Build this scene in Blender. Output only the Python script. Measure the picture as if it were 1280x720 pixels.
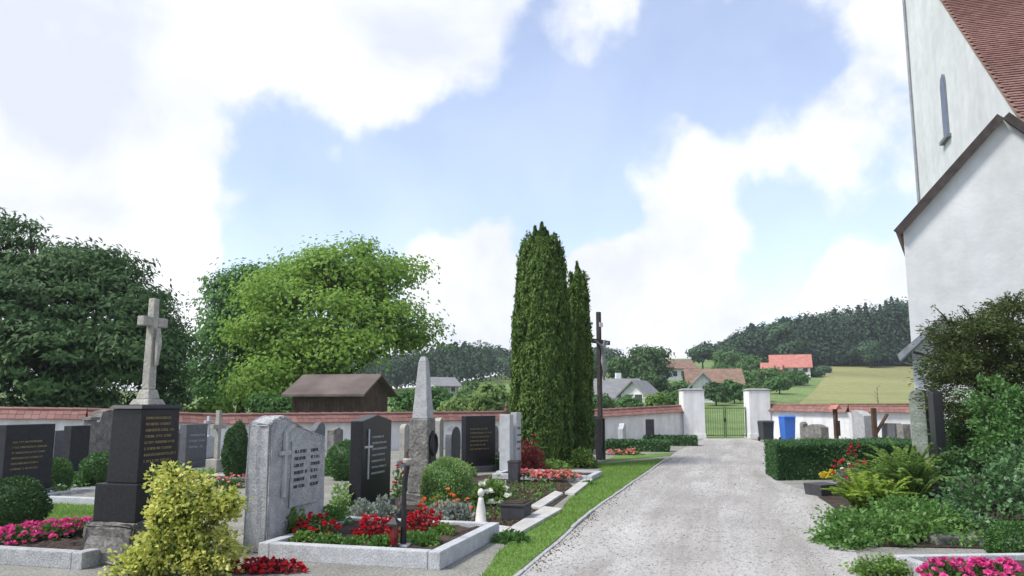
import bpy, bmesh, math, random
import numpy as np
from mathutils import Vector

for o in list(bpy.data.objects):
    bpy.data.objects.remove(o)
S = bpy.context.scene
COL = S.collection
R = math.radians

# ------------------------------------------------------------------ camera
EYE = 1.55
PITCH = math.atan(0.145)
cam_d = bpy.data.cameras.new('camera')
cam = bpy.data.objects.new('camera', cam_d)
COL.objects.link(cam)
cam.location = (0, 0, EYE)
cam.rotation_euler = (R(90) + PITCH, 0, 0)
cam_d.sensor_width = 36
cam_d.lens = 36 * 1000 / 1280
cam_d.clip_start = 0.1
cam_d.clip_end = 3000
S.camera = cam

CP, SP = math.cos(PITCH), math.sin(PITCH)
def ray(px, py):
    u = (px - 640) / 1000; v = (360 - py) / 1000
    return Vector((u, CP - v * SP, SP + v * CP))
def G(px, py, h=0.0):
    d = ray(px, py); t = (h - EYE) / d.z
    return Vector((d.x * t, d.y * t, h))
def P(px, py, Y):
    d = ray(px, py); t = Y / d.y
    return Vector((d.x * t, Y, EYE + d.z * t))

# ------------------------------------------------------------------ world + sun
SUN_EL, SUN_AZ = 52, -112        # azimuth clockwise from +Y: the sun stands left, a little behind the camera
w = bpy.data.worlds.new('World'); S.world = w; w.use_nodes = True
nt = w.node_tree; N = nt.nodes; Lk = nt.links; N.clear()
def wn(t, **k):
    n = N.new(t)
    for a, b in k.items(): setattr(n, a, b)
    return n
def wmath(op, a, b=None, clamp=False):
    n = wn('ShaderNodeMath', operation=op, use_clamp=clamp)
    for i, s in enumerate((a, b)):
        if s is None: continue
        if isinstance(s, (int, float)): n.inputs[i].default_value = s
        else: Lk.new(s, n.inputs[i])
    return n.outputs[0]
sky = wn('ShaderNodeTexSky', sky_type='NISHITA', sun_disc=False)
sky.sun_elevation = R(SUN_EL); sky.sun_rotation = R(SUN_AZ)
sky.air_density = 1.0; sky.dust_density = 0.3; sky.ozone_density = 1.3
tc = wn('ShaderNodeTexCoord')
DIR = tc.outputs['Generated']
def wnoise(scale, detail, rough, vec=DIR, dist=0.0):
    n = wn('ShaderNodeTexNoise'); n.inputs['Scale'].default_value = scale
    n.inputs['Detail'].default_value = detail; n.inputs['Roughness'].default_value = rough
    n.inputs['Distortion'].default_value = dist
    Lk.new(vec, n.inputs['Vector']); return n.outputs['Fac']
warp = wn('ShaderNodeTexNoise'); warp.inputs['Scale'].default_value = 5; warp.inputs['Detail'].default_value = 5
Lk.new(DIR, warp.inputs['Vector'])
wsub = wn('ShaderNodeVectorMath', operation='SUBTRACT'); Lk.new(warp.outputs['Color'], wsub.inputs[0]); wsub.inputs[1].default_value = (.5, .5, .5)
wsc = wn('ShaderNodeVectorMath', operation='SCALE'); Lk.new(wsub.outputs[0], wsc.inputs[0]); wsc.inputs['Scale'].default_value = 0.22
wad = wn('ShaderNodeVectorMath', operation='ADD'); Lk.new(DIR, wad.inputs[0]); Lk.new(wsc.outputs[0], wad.inputs[1])
wno = wn('ShaderNodeVectorMath', operation='NORMALIZE'); Lk.new(wad.outputs[0], wno.inputs[0])
WD = wno.outputs[0]
# (px, py, outer radius in px, weight): where clouds gather (+) and where the blue opens (-)
BL = [(60, 60, 300, .42), (330, 40, 230, .40), (560, 40, 170, .42), (120, 300, 200, .6), (-80, 250, 300, .5), (110, 130, 120, .25),
      (590, 330, 120, .6), (540, 400, 140, .35), (790, 40, 75, .42), (950, 0, 100, .30), (820, 205, 70, .40), (910, 245, 90, .18),
      (1030, 180, 80, .14), (1120, 60, 90, .20), (830, 365, 120, .60), (740, 420, 120, .4), (900, 440, 90, .3), (1090, 345, 80, .6), (415, 215, 48, .3), (318, 265, 38, .3),
      (420, 270, 190, -.42), (290, 205, 130, -.40), (360, 320, 90, -.35), (560, 190, 130, -.38), (720, 150, 180, -.50), (900, 90, 130, -.34), (980, 60, 90, -.2), (700, 270, 100, -.35), (705, 320, 55, -.25), (250, 190, 70, -.2), (970, 330, 90, -.38), (1090, 260, 60, -.25)]
tot = None
for (bx_, by_, br, bw) in BL:
    c = ray(bx_, by_).normalized()
    d_ = wn('ShaderNodeVectorMath', operation='DISTANCE'); Lk.new(WD, d_.inputs[0]); d_.inputs[1].default_value = c
    m_ = wn('ShaderNodeMapRange', interpolation_type='SMOOTHSTEP')
    Lk.new(d_.outputs['Value'], m_.inputs['Value'])
    m_.inputs['From Min'].default_value = br / 1000 * 1.1; m_.inputs['From Max'].default_value = br / 1000 * .35
    m_.inputs['To Min'].default_value = 0; m_.inputs['To Max'].default_value = bw
    tot = m_.outputs[0] if tot is None else wmath('ADD', tot, m_.outputs[0])
n1 = wnoise(3.2, 9, .56, DIR, .3)
n2 = wnoise(9, 12, .62, DIR, .5)
n4 = wnoise(24, 8, .6, DIR, .3)
dens = wmath('ADD', wmath('ADD', wmath('MULTIPLY', n1, .85), wmath('ADD', wmath('MULTIPLY', n2, .55), wmath('MULTIPLY', n4, .34))), tot)
mr = wn('ShaderNodeMapRange', interpolation_type='SMOOTHSTEP'); Lk.new(dens, mr.inputs['Value'])
mr.inputs['From Min'].default_value = .74; mr.inputs['From Max'].default_value = 1.12
mr.inputs['To Min'].default_value = .27; mr.inputs['To Max'].default_value = 1.0
# thick cores a little greyer than the lit rims
n3 = wnoise(4.2, 8, .55, DIR, .3)
mr2 = wn('ShaderNodeMapRange'); Lk.new(n3, mr2.inputs['Value'])
mr2.inputs['From Min'].default_value = .34; mr2.inputs['From Max'].default_value = .62
mr2.inputs['To Min'].default_value = 0; mr2.inputs['To Max'].default_value = 1
cc = wn('ShaderNodeMix', data_type='RGBA'); Lk.new(mr2.outputs[0], cc.inputs['Factor'])
cc.inputs['A'].default_value = (3.35, 3.55, 4.05, 1); cc.inputs['B'].default_value = (4.9, 4.95, 5.1, 1)
mixs = wn('ShaderNodeMix', data_type='RGBA'); Lk.new(mr.outputs[0], mixs.inputs['Factor'])
skm = wn('ShaderNodeMix', data_type='RGBA', blend_type='MULTIPLY'); skm.inputs['Factor'].default_value = 1
Lk.new(sky.outputs[0], skm.inputs['A']); skm.inputs['B'].default_value = (1.05, .965, 1.0, 1)
Lk.new(skm.outputs['Result'], mixs.inputs['A']); Lk.new(cc.outputs['Result'], mixs.inputs['B'])
bg = wn('ShaderNodeBackground'); Lk.new(mixs.outputs['Result'], bg.inputs['Color']); bg.inputs['Strength'].default_value = .15
wo = wn('ShaderNodeOutputWorld'); Lk.new(bg.outputs[0], wo.inputs['Surface'])

sun_d = bpy.data.lights.new('sun', 'SUN'); sun_d.energy = 2.8; sun_d.angle = R(13); sun_d.color = (1, .955, .88)
sun = bpy.data.objects.new('sun', sun_d); COL.objects.link(sun)
sd = Vector((math.sin(R(SUN_AZ)) * math.cos(R(SUN_EL)), math.cos(R(SUN_AZ)) * math.cos(R(SUN_EL)), math.sin(R(SUN_EL))))
sun.rotation_euler = sd.to_track_quat('Z', 'Y').to_euler(); sun.location = (-20, -10, 30)

vs = S.view_settings
vs.view_transform = 'Standard'; vs.look = 'None'; vs.exposure = 0.72; vs.gamma = 1; vs.use_curve_mapping = False

# ------------------------------------------------------------------ materials
MATS = {}
def lin(c):
    return tuple(((x / 12.92) if x <= .04045 else ((x + .055) / 1.055) ** 2.4) for x in c)
def mat(name, col, rough=.8, var=.25, scale=6, bump=.0, bscale=None, spec=.3, col2=None, metal=0, detail=6, fine=None):
    if name in MATS: return MATS[name]
    m = bpy.data.materials.new(name); m.use_nodes = True; t = m.node_tree
    b = t.nodes['Principled BSDF']; b.inputs['Roughness'].default_value = rough
    b.inputs['Specular IOR Level'].default_value = spec; b.inputs['Metallic'].default_value = metal
    co = t.nodes.new('ShaderNodeTexCoord')
    n = t.nodes.new('ShaderNodeTexNoise'); n.inputs['Scale'].default_value = scale; n.inputs['Detail'].default_value = detail
    t.links.new(co.outputs['Object'], n.inputs['Vector'])
    r = t.nodes.new('ShaderNodeMapRange'); t.links.new(n.outputs['Fac'], r.inputs['Value'])
    r.inputs['From Min'].default_value = .3; r.inputs['From Max'].default_value = .7
    mx = t.nodes.new('ShaderNodeMix'); mx.data_type = 'RGBA'; t.links.new(r.outputs[0], mx.inputs['Factor'])
    a = tuple(c * (1 - var) for c in col); bb = col2 if col2 else tuple(min(1, c * (1 + var)) for c in col)
    mx.inputs['A'].default_value = (*a, 1); mx.inputs['B'].default_value = (*bb, 1)
    out = mx.outputs['Result']
    if fine:
        f = t.nodes.new('ShaderNodeTexNoise'); f.inputs['Scale'].default_value = fine[0]; f.inputs['Detail'].default_value = 3
        t.links.new(co.outputs['Object'], f.inputs['Vector'])
        fr = t.nodes.new('ShaderNodeMapRange'); t.links.new(f.outputs['Fac'], fr.inputs['Value'])
        fr.inputs['From Min'].default_value = .35; fr.inputs['From Max'].default_value = .65
        fr.inputs['To Min'].default_value = 1 - fine[1]; fr.inputs['To Max'].default_value = 1 + fine[1]
        mm = t.nodes.new('ShaderNodeMix'); mm.data_type = 'RGBA'; mm.blend_type = 'MULTIPLY'; mm.inputs['Factor'].default_value = 1
        t.links.new(out, mm.inputs['A']); t.links.new(fr.outputs[0], mm.inputs['B']); out = mm.outputs['Result']
    t.links.new(out, b.inputs['Base Color'])
    if bump:
        bn = t.nodes.new('ShaderNodeTexNoise'); bn.inputs['Scale'].default_value = bscale or scale * 8; bn.inputs['Detail'].default_value = 5
        t.links.new(co.outputs['Object'], bn.inputs['Vector'])
        bp = t.nodes.new('ShaderNodeBump'); bp.inputs['Strength'].default_value = bump; bp.inputs['Distance'].default_value = .02
        t.links.new(bn.outputs['Fac'], bp.inputs['Height']); t.links.new(bp.outputs[0], b.inputs['Normal'])
    MATS[name] = m; return m
def leafmat(name, c1, c2, trans=.35, rough=.55, spec=.25, clump=1.6):
    """per-leaf colour spread (Random Per Island) on top of slow clump-to-clump drift"""
    if name in MATS: return MATS[name]
    m = bpy.data.materials.new(name); m.use_nodes = True; t = m.node_tree
    b = t.nodes['Principled BSDF']; b.inputs['Roughness'].default_value = rough; b.inputs['Specular IOR Level'].default_value = spec
    g = t.nodes.new('ShaderNodeNewGeometry'); co = t.nodes.new('ShaderNodeTexCoord')
    n = t.nodes.new('ShaderNodeTexNoise'); n.inputs['Scale'].default_value = clump; n.inputs['Detail'].default_value = 2
    t.links.new(co.outputs['Object'], n.inputs['Vector'])
    r = t.nodes.new('ShaderNodeMapRange'); t.links.new(n.outputs['Fac'], r.inputs['Value'])
    r.inputs['From Min'].default_value = .3; r.inputs['From Max'].default_value = .7
    av = t.nodes.new('ShaderNodeMath'); av.operation = 'ADD'
    h = t.nodes.new('ShaderNodeMath'); h.operation = 'MULTIPLY'; h.inputs[1].default_value = .55
    k = t.nodes.new('ShaderNodeMath'); k.operation = 'MULTIPLY'; k.inputs[1].default_value = .45
    t.links.new(g.outputs['Random Per Island'], h.inputs[0]); t.links.new(r.outputs[0], k.inputs[0])
    t.links.new(h.outputs[0], av.inputs[0]); t.links.new(k.outputs[0], av.inputs[1])
    mx = t.nodes.new('ShaderNodeMix'); mx.data_type = 'RGBA'; t.links.new(av.outputs[0], mx.inputs['Factor'])
    mx.inputs['A'].default_value = (*c1, 1); mx.inputs['B'].default_value = (*c2, 1)
    t.links.new(mx.outputs['Result'], b.inputs['Base Color'])
    tr = t.nodes.new('ShaderNodeBsdfTranslucent'); t.links.new(mx.outputs['Result'], tr.inputs['Color'])
    ms = t.nodes.new('ShaderNodeMixShader'); ms.inputs[0].default_value = trans
    t.links.new(b.outputs[0], ms.inputs[1]); t.links.new(tr.outputs[0], ms.inputs[2])
    t.links.new(ms.outputs[0], t.nodes['Material Output'].inputs['Surface'])
    MATS[name] = m; return m

M = dict(
    gravel=mat('gravel', (.365, .355, .34), .95, .14, .55, .55, 60, .15, fine=(45, .20)),
    pebble=leafmat('pebble', (.30, .295, .285), (.42, .41, .40), 0, .9, .2),
    grave_gravel=mat('grave_gravel', (.235, .23, .205), .95, .2, 1.6, .8, 50, .15, fine=(38, .28)),
    meadow=mat('meadow', (.14, .20, .07), .95, .3, .12, .5, 8, .1, fine=(2.5, .25)),
    crop=mat('crop', (.23, .235, .105), .95, .14, .05, .4, 6, .1, fine=(1.2, .12)),
    lawn=mat('lawn', (.11, .19, .045), .95, .25, 1.4, .6, 60, .1, fine=(20, .2)),
    blade=leafmat('blade', (.13, .24, .045), (.25, .38, .09), .35, .6, .2),
    soil=mat('soil', (.055, .042, .034), .95, .35, 5, .9, 30, .1, fine=(30, .3)),
    white=mat('limewash', (.74, .745, .75), .9, .05, 1.2, .25, 14, .15, fine=(5, .03)),
    churchwall=mat('church_plaster', (.56, .58, .59), .9, .09, .35, .35, 9, .15, fine=(2.2, .05)),
    tile=leafmat('clay_tile', (.165, .082, .07), (.27, .15, .13), 0, .8, .2, .4),
    tile2=leafmat('lower_tile', (.16, .085, .075), (.25, .145, .125), 0, .8, .2, .4),
    capstone=mat('cap_sheet', (.30, .30, .29), .7, .25, 5, .2, 30),
    shedroof=mat('shed_roof', (.125, .10, .09), .9, .3, 1.2, .4, 8),
    redroof=mat('red_roof', (.40, .16, .13), .85, .2, 1.5, .3, 6),
    brownroof=mat('brown_roof', (.20, .13, .095), .85, .25, 1.5, .3, 6),
    greyroof=mat('grey_roof', (.21, .21, .215), .8, .15, 1.5, .3, 6),
    granite=mat('grey_granite', (.345, .35, .355), .75, .18, 9, .5, 40, .3, fine=(90, .28)),
    granite2=mat('pale_granite', (.42, .43, .44), .7, .14, 7, .3, 40, .3, fine=(80, .22)),
    limestone=mat('limestone', (.33, .32, .285), .9, .2, 5, .5, 30, .2, fine=(40, .15)),
    oldstone=mat('weathered_stone', (.18, .172, .16), .95, .4, 6, .9, 22, .15, fine=(30, .25)),
    mossstone=mat('mossy_stone', (.19, .215, .185), .9, .3, 4, .6, 24, .15, fine=(30, .2)),
    black=mat('black_granite', (.014, .015, .018), .34, .3, 30, 0, None, .32, fine=(120, .4)),
    matteblack=mat('dull_black_granite', (.020, .021, .024), .55, .3, 12, .1, 60, .3, fine=(80, .3)),
    darkgrey=mat('dark_granite', (.10, .105, .115), .5, .2, 12, .15, 60, .4, fine=(80, .25)),
    greyplate=mat('slate_plate', (.14, .15, .16), .5, .25, 6, .1),
    gold=mat('gold_leaf', (.33, .26, .13), .55, .2, 20, 0, None, .5, metal=.5),
    bronze=mat('bronze', (.10, .075, .05), .5, .3, 14, .2, 40, .5, metal=.6),
    silver=mat('silver_letter', (.42, .44, .47), .4, .15, 20, 0, None, .5, metal=.3),
    leadletter=mat('lead_letter', (.055, .065, .075), .6, .2, 20),
    wood=mat('dark_wood', (.075, .048, .034), .85, .35, 5, .4, 30, .2),
    shedwood=mat('shed_boards', (.072, .050, .040), .9, .3, 3, .4, 20, .15),
    crosswood=mat('cross_wood', (.050, .042, .040), .85, .3, 6, .4, 30, .2),
    corpus=mat('weathered_metal', (.20, .21, .215), .7, .25, 14, .2, 40),
    iron=mat('wrought_iron', (.022, .022, .024), .55, .3, 10),
    gatepaint=mat('green_paint', (.060, .12, .050), .6, .2, 6),
    binblue=mat('blue_plastic', (.045, .15, .52), .5, .08, 4, 0, None, .4),
    bingrey=mat('anthracite_plastic', (.035, .04, .045), .55, .15, 4, 0, None, .4),
    glass=mat('window_glass', (.03, .035, .04), .15, .2, 2, 0, None, .6),
    frame=mat('window_frame', (.62, .62, .60), .6, .05, 3),
    zinc=mat('zinc', (.26, .275, .29), .55, .15, 3, .05),
    slate=mat('slate_canopy', (.20, .215, .235), .7, .2, 5, .2, 20),
    concrete=mat('concrete_slab', (.43, .42, .40), .92, .16, 4, .3, 40, .15, fine=(40, .12)),
    bark=mat('bark', (.085, .068, .052), .95, .4, 8, .8, 20, .1),
    ceramic=mat('white_ceramic', (.62, .60, .55), .5, .12, 10, .1),
    redglass=mat('red_candle', (.16, .012, .012), .3, .15, 8, 0, None, .5),
    terracotta=mat('dark_planter', (.05, .05, .055), .8, .25, 8, .2),
    # foliage
    l_lime=leafmat('leaf_bright', (.11, .235, .030), (.30, .455, .08), .42, .55, .2, .45),
    l_lime2=leafmat('leaf_mid', (.055, .15, .038), (.14, .28, .075), .38, .55, .2, .5),
    l_dark=leafmat('leaf_dark', (.028, .074, .024), (.092, .168, .055), .25, .6, .18, .5),
    l_thuja=leafmat('leaf_thuja', (.046, .098, .020), (.150, .235, .055), .22, .65, .15, 1.2),
    l_hedge=leafmat('leaf_hedge', (.035, .095, .032), (.095, .195, .070), .22, .55, .25, 1.5),
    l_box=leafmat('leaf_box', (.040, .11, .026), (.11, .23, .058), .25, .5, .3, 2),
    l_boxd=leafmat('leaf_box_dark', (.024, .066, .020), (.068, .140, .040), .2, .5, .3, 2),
    l_boxp=leafmat('leaf_box_pale', (.17, .29, .08), (.33, .47, .18), .35, .55, .2, 2),
    l_gold=leafmat('leaf_variegated', (.36, .43, .06), (.78, .76, .24), .35, .5, .25, 2.5),
    l_goldg=leafmat('leaf_variegated_green', (.030, .085, .018), (.10, .19, .04), .3, .5, .3, 2.5),
    l_fern=leafmat('leaf_fern', (.085, .18, .035), (.23, .36, .09), .38, .55, .2, 1.5),
    l_fernm=leafmat('leaf_fern_mid', (.13, .25, .045), (.31, .45, .12), .42, .6, .2, 1.5),
    l_fernl=leafmat('leaf_fern_yellow', (.17, .29, .030), (.38, .50, .09), .42, .55, .2, 1.5),
    l_ground=leafmat('leaf_ground', (.06, .155, .032), (.18, .33, .08), .35, .5, .3, 2),
    l_yew=leafmat('leaf_yew', (.035, .060, .016), (.115, .150, .048), .25, .6, .2, 1),
    l_rhodo=leafmat('leaf_glossy', (.040, .105, .034), (.13, .25, .09), .25, .4, .45, 1.5),
    l_silver=leafmat('leaf_silver', (.20, .24, .19), (.36, .40, .34), .3, .7, .15, 2),
    l_begonia=leafmat('leaf_begonia', (.05, .12, .03), (.13, .25, .06), .35, .5, .3, 3),
    l_redleaf=leafmat('leaf_red', (.16, .025, .030), (.34, .07, .07), .35, .5, .3, 3),
    l_forest=leafmat('leaf_forest', (.028, .060, .038), (.070, .120, .066), .15, .7, .1, .06),
    l_forestp=leafmat('leaf_forest_pale', (.05, .10, .055), (.10, .165, .085), .2, .7, .1, .2),
    l_meadowtree=leafmat('leaf_meadow_tree', (.05, .12, .035), (.12, .215, .06), .3, .6, .15, .3),
    l_pale=leafmat('leaf_pale', (.15, .25, .07), (.29, .40, .14), .4, .6, .15, .8),
    l_brown=leafmat('leaf_litter', (.05, .035, .02), (.15, .12, .05), .2, .7, .1, 2),
    f_red=leafmat('petal_red', (.34, .008, .018), (.62, .03, .04), .3, .5, .2, 4),
    f_pink=leafmat('petal_pink', (.58, .03, .20), (.85, .13, .38), .3, .5, .2, 4),
    f_rose=leafmat('petal_rose', (.70, .16, .17), (.88, .38, .34), .3, .5, .2, 4),
    f_orange=leafmat('petal_orange', (.75, .10, .03), (.90, .28, .06), .3, .5, .2, 4),
    f_white=leafmat('petal_white', (.72, .74, .62), (.85, .86, .80), .3, .5, .2, 4),
    f_yellow=leafmat('petal_yellow', (.60, .44, .03), (.80, .62, .08), .3, .5, .2, 4),
)

def add_tracks(m, rot=-R(15.6), sc=(.55, 6, 1), ca=(.80, .78, .75), cb=(1.12, 1.12, 1.12)):
    t = m.node_tree; b = t.nodes['Principled BSDF']; src = b.inputs['Base Color'].links[0].from_socket
    co = t.nodes.new('ShaderNodeTexCoord'); mp = t.nodes.new('ShaderNodeMapping'); mp.vector_type = 'TEXTURE'
    mp.inputs['Rotation'].default_value = (0, 0, rot); mp.inputs['Scale'].default_value = sc
    n = t.nodes.new('ShaderNodeTexNoise'); n.inputs['Scale'].default_value = 1.0; n.inputs['Detail'].default_value = 7; n.inputs['Roughness'].default_value = .62; n.inputs['Distortion'].default_value = .5
    t.links.new(co.outputs['Object'], mp.inputs['Vector']); t.links.new(mp.outputs[0], n.inputs['Vector'])
    r = t.nodes.new('ShaderNodeMapRange'); t.links.new(n.outputs['Fac'], r.inputs['Value']); r.inputs['From Min'].default_value = .36; r.inputs['From Max'].default_value = .62
    mx = t.nodes.new('ShaderNodeMix'); mx.data_type = 'RGBA'; mx.blend_type = 'MULTIPLY'; mx.inputs['Factor'].default_value = 1
    mc = t.nodes.new('ShaderNodeMix'); mc.data_type = 'RGBA'; t.links.new(r.outputs[0], mc.inputs['Factor'])
    mc.inputs['A'].default_value = (*ca, 1); mc.inputs['B'].default_value = (*cb, 1)
    t.links.new(src, mx.inputs['A']); t.links.new(mc.outputs['Result'], mx.inputs['B']); t.links.new(mx.outputs['Result'], b.inputs['Base Color'])
add_tracks(M['gravel'])
add_tracks(M['churchwall'], 0, (.9, .9, 7), (.945, .94, .925), (1.03, 1.03, 1.03))      # rain streaks
add_tracks(M['white'], 0, (.35, .35, 1.6), (.86, .85, .82), (1.02, 1.02, 1.02))
add_tracks(M['crop'], R(62), (1.3, 60, 1), (.86, .88, .80), (1.08, 1.06, 1.05))       # mowing lines

# ------------------------------------------------------------------ helpers
rng = np.random.default_rng(7)
random.seed(7)
def tag(o, label=None, cat=None, group=None, kind=None):
    if label: o['label'] = label
    if cat: o['category'] = cat
    if group: o['group'] = group
    if kind: o['kind'] = kind
    return o
def thing(name, label, cat, loc=(0, 0, 0), rz=0, group=None):
    o = bpy.data.objects.new(name, None); COL.objects.link(o)
    o.empty_display_size = .2
    o.location = loc; o.rotation_euler = (0, 0, rz)
    return tag(o, label, cat, group)
def link(name, me, material, parent=None, loc=None):
    me.materials.clear(); me.materials.append(material)
    o = bpy.data.objects.new(name, me); COL.objects.link(o)
    if parent: o.parent = parent
    if loc is not None: o.location = loc
    return o
def copy_tree(o, parent=None):
    c = o.copy(); COL.objects.link(c); c.parent = parent
    for ch in o.children: copy_tree(ch, c)
    return c
class MB:
    def __init__(s): s.v = []; s.f = []
    def add(s, vs, fs):
        b = len(s.v); s.v += [tuple(v) for v in vs]; s.f += [tuple(i + b for i in f) for f in fs]; return s
    def frustum(s, cx, cy, z0, z1, a, b, rz=0, off=(0, 0)):
        vs = []
        for (z, (sx, sy), o) in ((z0, a, (0, 0)), (z1, b, off)):
            for (i, j) in ((-1, -1), (1, -1), (1, 1), (-1, 1)):
                x, y = i * sx / 2, j * sy / 2
                vs.append((cx + o[0] + x * math.cos(rz) - y * math.sin(rz), cy + o[1] + x * math.sin(rz) + y * math.cos(rz), z))
        return s.add(vs, [(3, 2, 1, 0), (4, 5, 6, 7), (0, 1, 5, 4), (1, 2, 6, 5), (2, 3, 7, 6), (3, 0, 4, 7)])
    def box(s, cx, cy, z0, sx, sy, sz, rz=0):
        return s.frustum(cx, cy, z0, z0 + sz, (sx, sy), (sx, sy), rz)
    def extrude_xz(s, poly, y0, y1):
        n = len(poly)
        vs = [(x, y0, z) for x, z in poly] + [(x, y1, z) for x, z in poly]
        return s.add(vs, [tuple(range(n)), tuple(range(2 * n - 1, n - 1, -1))] + [(i, n + i, n + (i + 1) % n, (i + 1) % n) for i in range(n)])
    def tube(s, pts, rad, n=7):
        pts = [Vector(p) for p in pts]; rings = []
        b = len(s.v); vs = []; fs = []
        for i, p in enumerate(pts):
            d = (pts[min(i + 1, len(pts) - 1)] - pts[max(i - 1, 0)])
            d = d.normalized() if d.length > 1e-9 else Vector((0, 0, 1))
            a = Vector((1, 0, 0)) if abs(d.x) < .8 else Vector((0, 1, 0))
            u = d.cross(a).normalized(); w_ = d.cross(u)
            r = rad[i] if hasattr(rad, '__len__') else rad
            for k in range(n):
                t = 2 * math.pi * k / n
                vs.append(p + (u * math.cos(t) + w_ * math.sin(t)) * r)
        for i in range(len(pts) - 1):
            for k in range(n):
                fs.append((i * n + k, i * n + (k + 1) % n, (i + 1) * n + (k + 1) % n, (i + 1) * n + k))
        fs.append(tuple(range(n - 1, -1, -1))); fs.append(tuple((len(pts) - 1) * n + k for k in range(n)))
        return s.add(vs, fs)
    def lathe(s, prof, n=16, c=(0, 0, 0)):
        vs = []; fs = []
        for (r, z) in prof:
            for k in range(n):
                t = 2 * math.pi * k / n; vs.append((c[0] + r * math.cos(t), c[1] + r * math.sin(t), c[2] + z))
        for i in range(len(prof) - 1):
            for k in range(n):
                fs.append((i * n + k, i * n + (k + 1) % n, (i + 1) * n + (k + 1) % n, (i + 1) * n + k))
        fs.append(tuple(range(n - 1, -1, -1))); fs.append(tuple((len(prof) - 1) * n + k for k in range(n)))
        return s.add(vs, fs)
    def build(s, name, material, parent=None, bevel=0, smooth=False, rough=0, cuts=0, loc=None, fixn=True):
        me = bpy.data.meshes.new(name); me.from_pydata(s.v, [], s.f)
        bm = bmesh.new(); bm.from_mesh(me)
        if fixn: bmesh.ops.recalc_face_normals(bm, faces=bm.faces)
        if bevel: bmesh.ops.bevel(bm, geom=[e for e in bm.edges if len(e.link_faces) == 2 and e.calc_face_angle(0) > .5], offset=bevel, segments=2, affect='EDGES', profile=.6, clamp_overlap=True)
        if cuts: bmesh.ops.subdivide_edges(bm, edges=bm.edges[:], cuts=cuts, use_grid_fill=True)
        if rough:
            bmesh.ops.triangulate(bm, faces=bm.faces[:])
            bm.normal_update()
            r_ = random.Random(len(bm.verts))
            for v in bm.verts: v.co += v.normal * r_.uniform(-rough, rough)
        bm.to_mesh(me); bm.free()
        if smooth:
            for p in me.polygons: p.use_smooth = True
        return link(name, me, material, parent, loc)

def npmesh(name, V, F):
    """V (n,3), F (m,k) -> mesh, quickly"""
    me = bpy.data.meshes.new(name); k = F.shape[1]
    me.vertices.add(len(V)); me.vertices.foreach_set('co', np.ascontiguousarray(V, dtype=np.float32).ravel())
    me.loops.add(F.size); me.loops.foreach_set('vertex_index', np.ascontiguousarray(F, dtype=np.int32).ravel())
    me.polygons.add(len(F)); me.polygons.foreach_set('loop_start', np.arange(0, F.size, k, dtype=np.int32))
    try: me.polygons.foreach_set('loop_total', np.full(len(F), k, dtype=np.int32))
    except Exception: pass
    me.update(calc_edges=True); return me
def unit(a): return a / (np.linalg.norm(a, axis=1, keepdims=True) + 1e-9)
def rnd_dir(n): return unit(rng.normal(size=(n, 3)))
def leaves_geo(C, T, L, W, fold=.25, jit=.35, nrm=None, nj=.45):
    """diamond leaves at C pointing along T"""
    n = len(C); T = unit(T + rng.normal(size=(n, 3)) * jit)
    A = rnd_dir(n) if nrm is None else unit(np.asarray(nrm) + rng.normal(size=(n, 3)) * nj)
    if nrm is not None: T = unit(T - A * np.sum(T * A, 1, keepdims=True))
    Sd = unit(np.cross(T, A)); Nn = np.cross(T, Sd) * (1 if nrm is None else -1)
    l = (L * rng.uniform(.7, 1.3, n))[:, None]; w_ = (W * rng.uniform(.7, 1.3, n))[:, None]
    V = np.stack([C - T * l * .5, C + Sd * w_ * .5 + Nn * w_ * fold, C + T * l * .5, C - Sd * w_ * .5 + Nn * w_ * fold], 1)
    return V.reshape(-1, 3), np.arange(4 * n).reshape(n, 4)
def leaves(name, C, T, L, W, material, parent=None, **k):
    V, F = leaves_geo(np.asarray(C), np.asarray(T), L, W, **k)
    return link(name, npmesh(name, V, F), material, parent)
def ball_pts(n, rad, c=(0, 0, 0), lo=.86, hi=1.02, zmin=-1, lump=.0, seed=0):
    D = rnd_dir(int(n * 1.6)); D = D[D[:, 2] > zmin][:n]
    r = rng.uniform(lo, hi, len(D))
    if lump:
        ph = np.array([1.7, 2.9, 4.1]) + seed
        r = r * (1 + lump * np.sin(D[:, 0] * 5 + ph[0]) * np.sin(D[:, 1] * 5 + ph[1]) + lump * .7 * np.sin(D[:, 2] * 7 + ph[2] + D[:, 0] * 4))
    return D * r[:, None] * np.asarray(rad) + np.asarray(c), D
def icoball(name, rad, c, material, parent, sub=3, zclip=None):
    me = bpy.data.meshes.new(name); bm = bmesh.new(); bmesh.ops.create_icosphere(bm, subdivisions=sub, radius=1)
    for v in bm.verts:
        v.co = Vector((v.co.x * rad[0] + c[0], v.co.y * rad[1] + c[1], v.co.z * rad[2] + c[2]))
        if zclip is not None: v.co.z = max(v.co.z, zclip)
    bm.to_mesh(me); bm.free()
    return link(name, me, material, parent)

PATH_AZ = R(15.6)
E1 = Vector((math.sin(PATH_AZ), math.cos(PATH_AZ), 0)); E2 = Vector((math.cos(PATH_AZ), -math.sin(PATH_AZ), 0))
RG = R(74.4)          # stones on the left look at the path (local -Y -> E2), widths run along E1
RGR = RG + math.pi    # stones on the right look back at it

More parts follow.
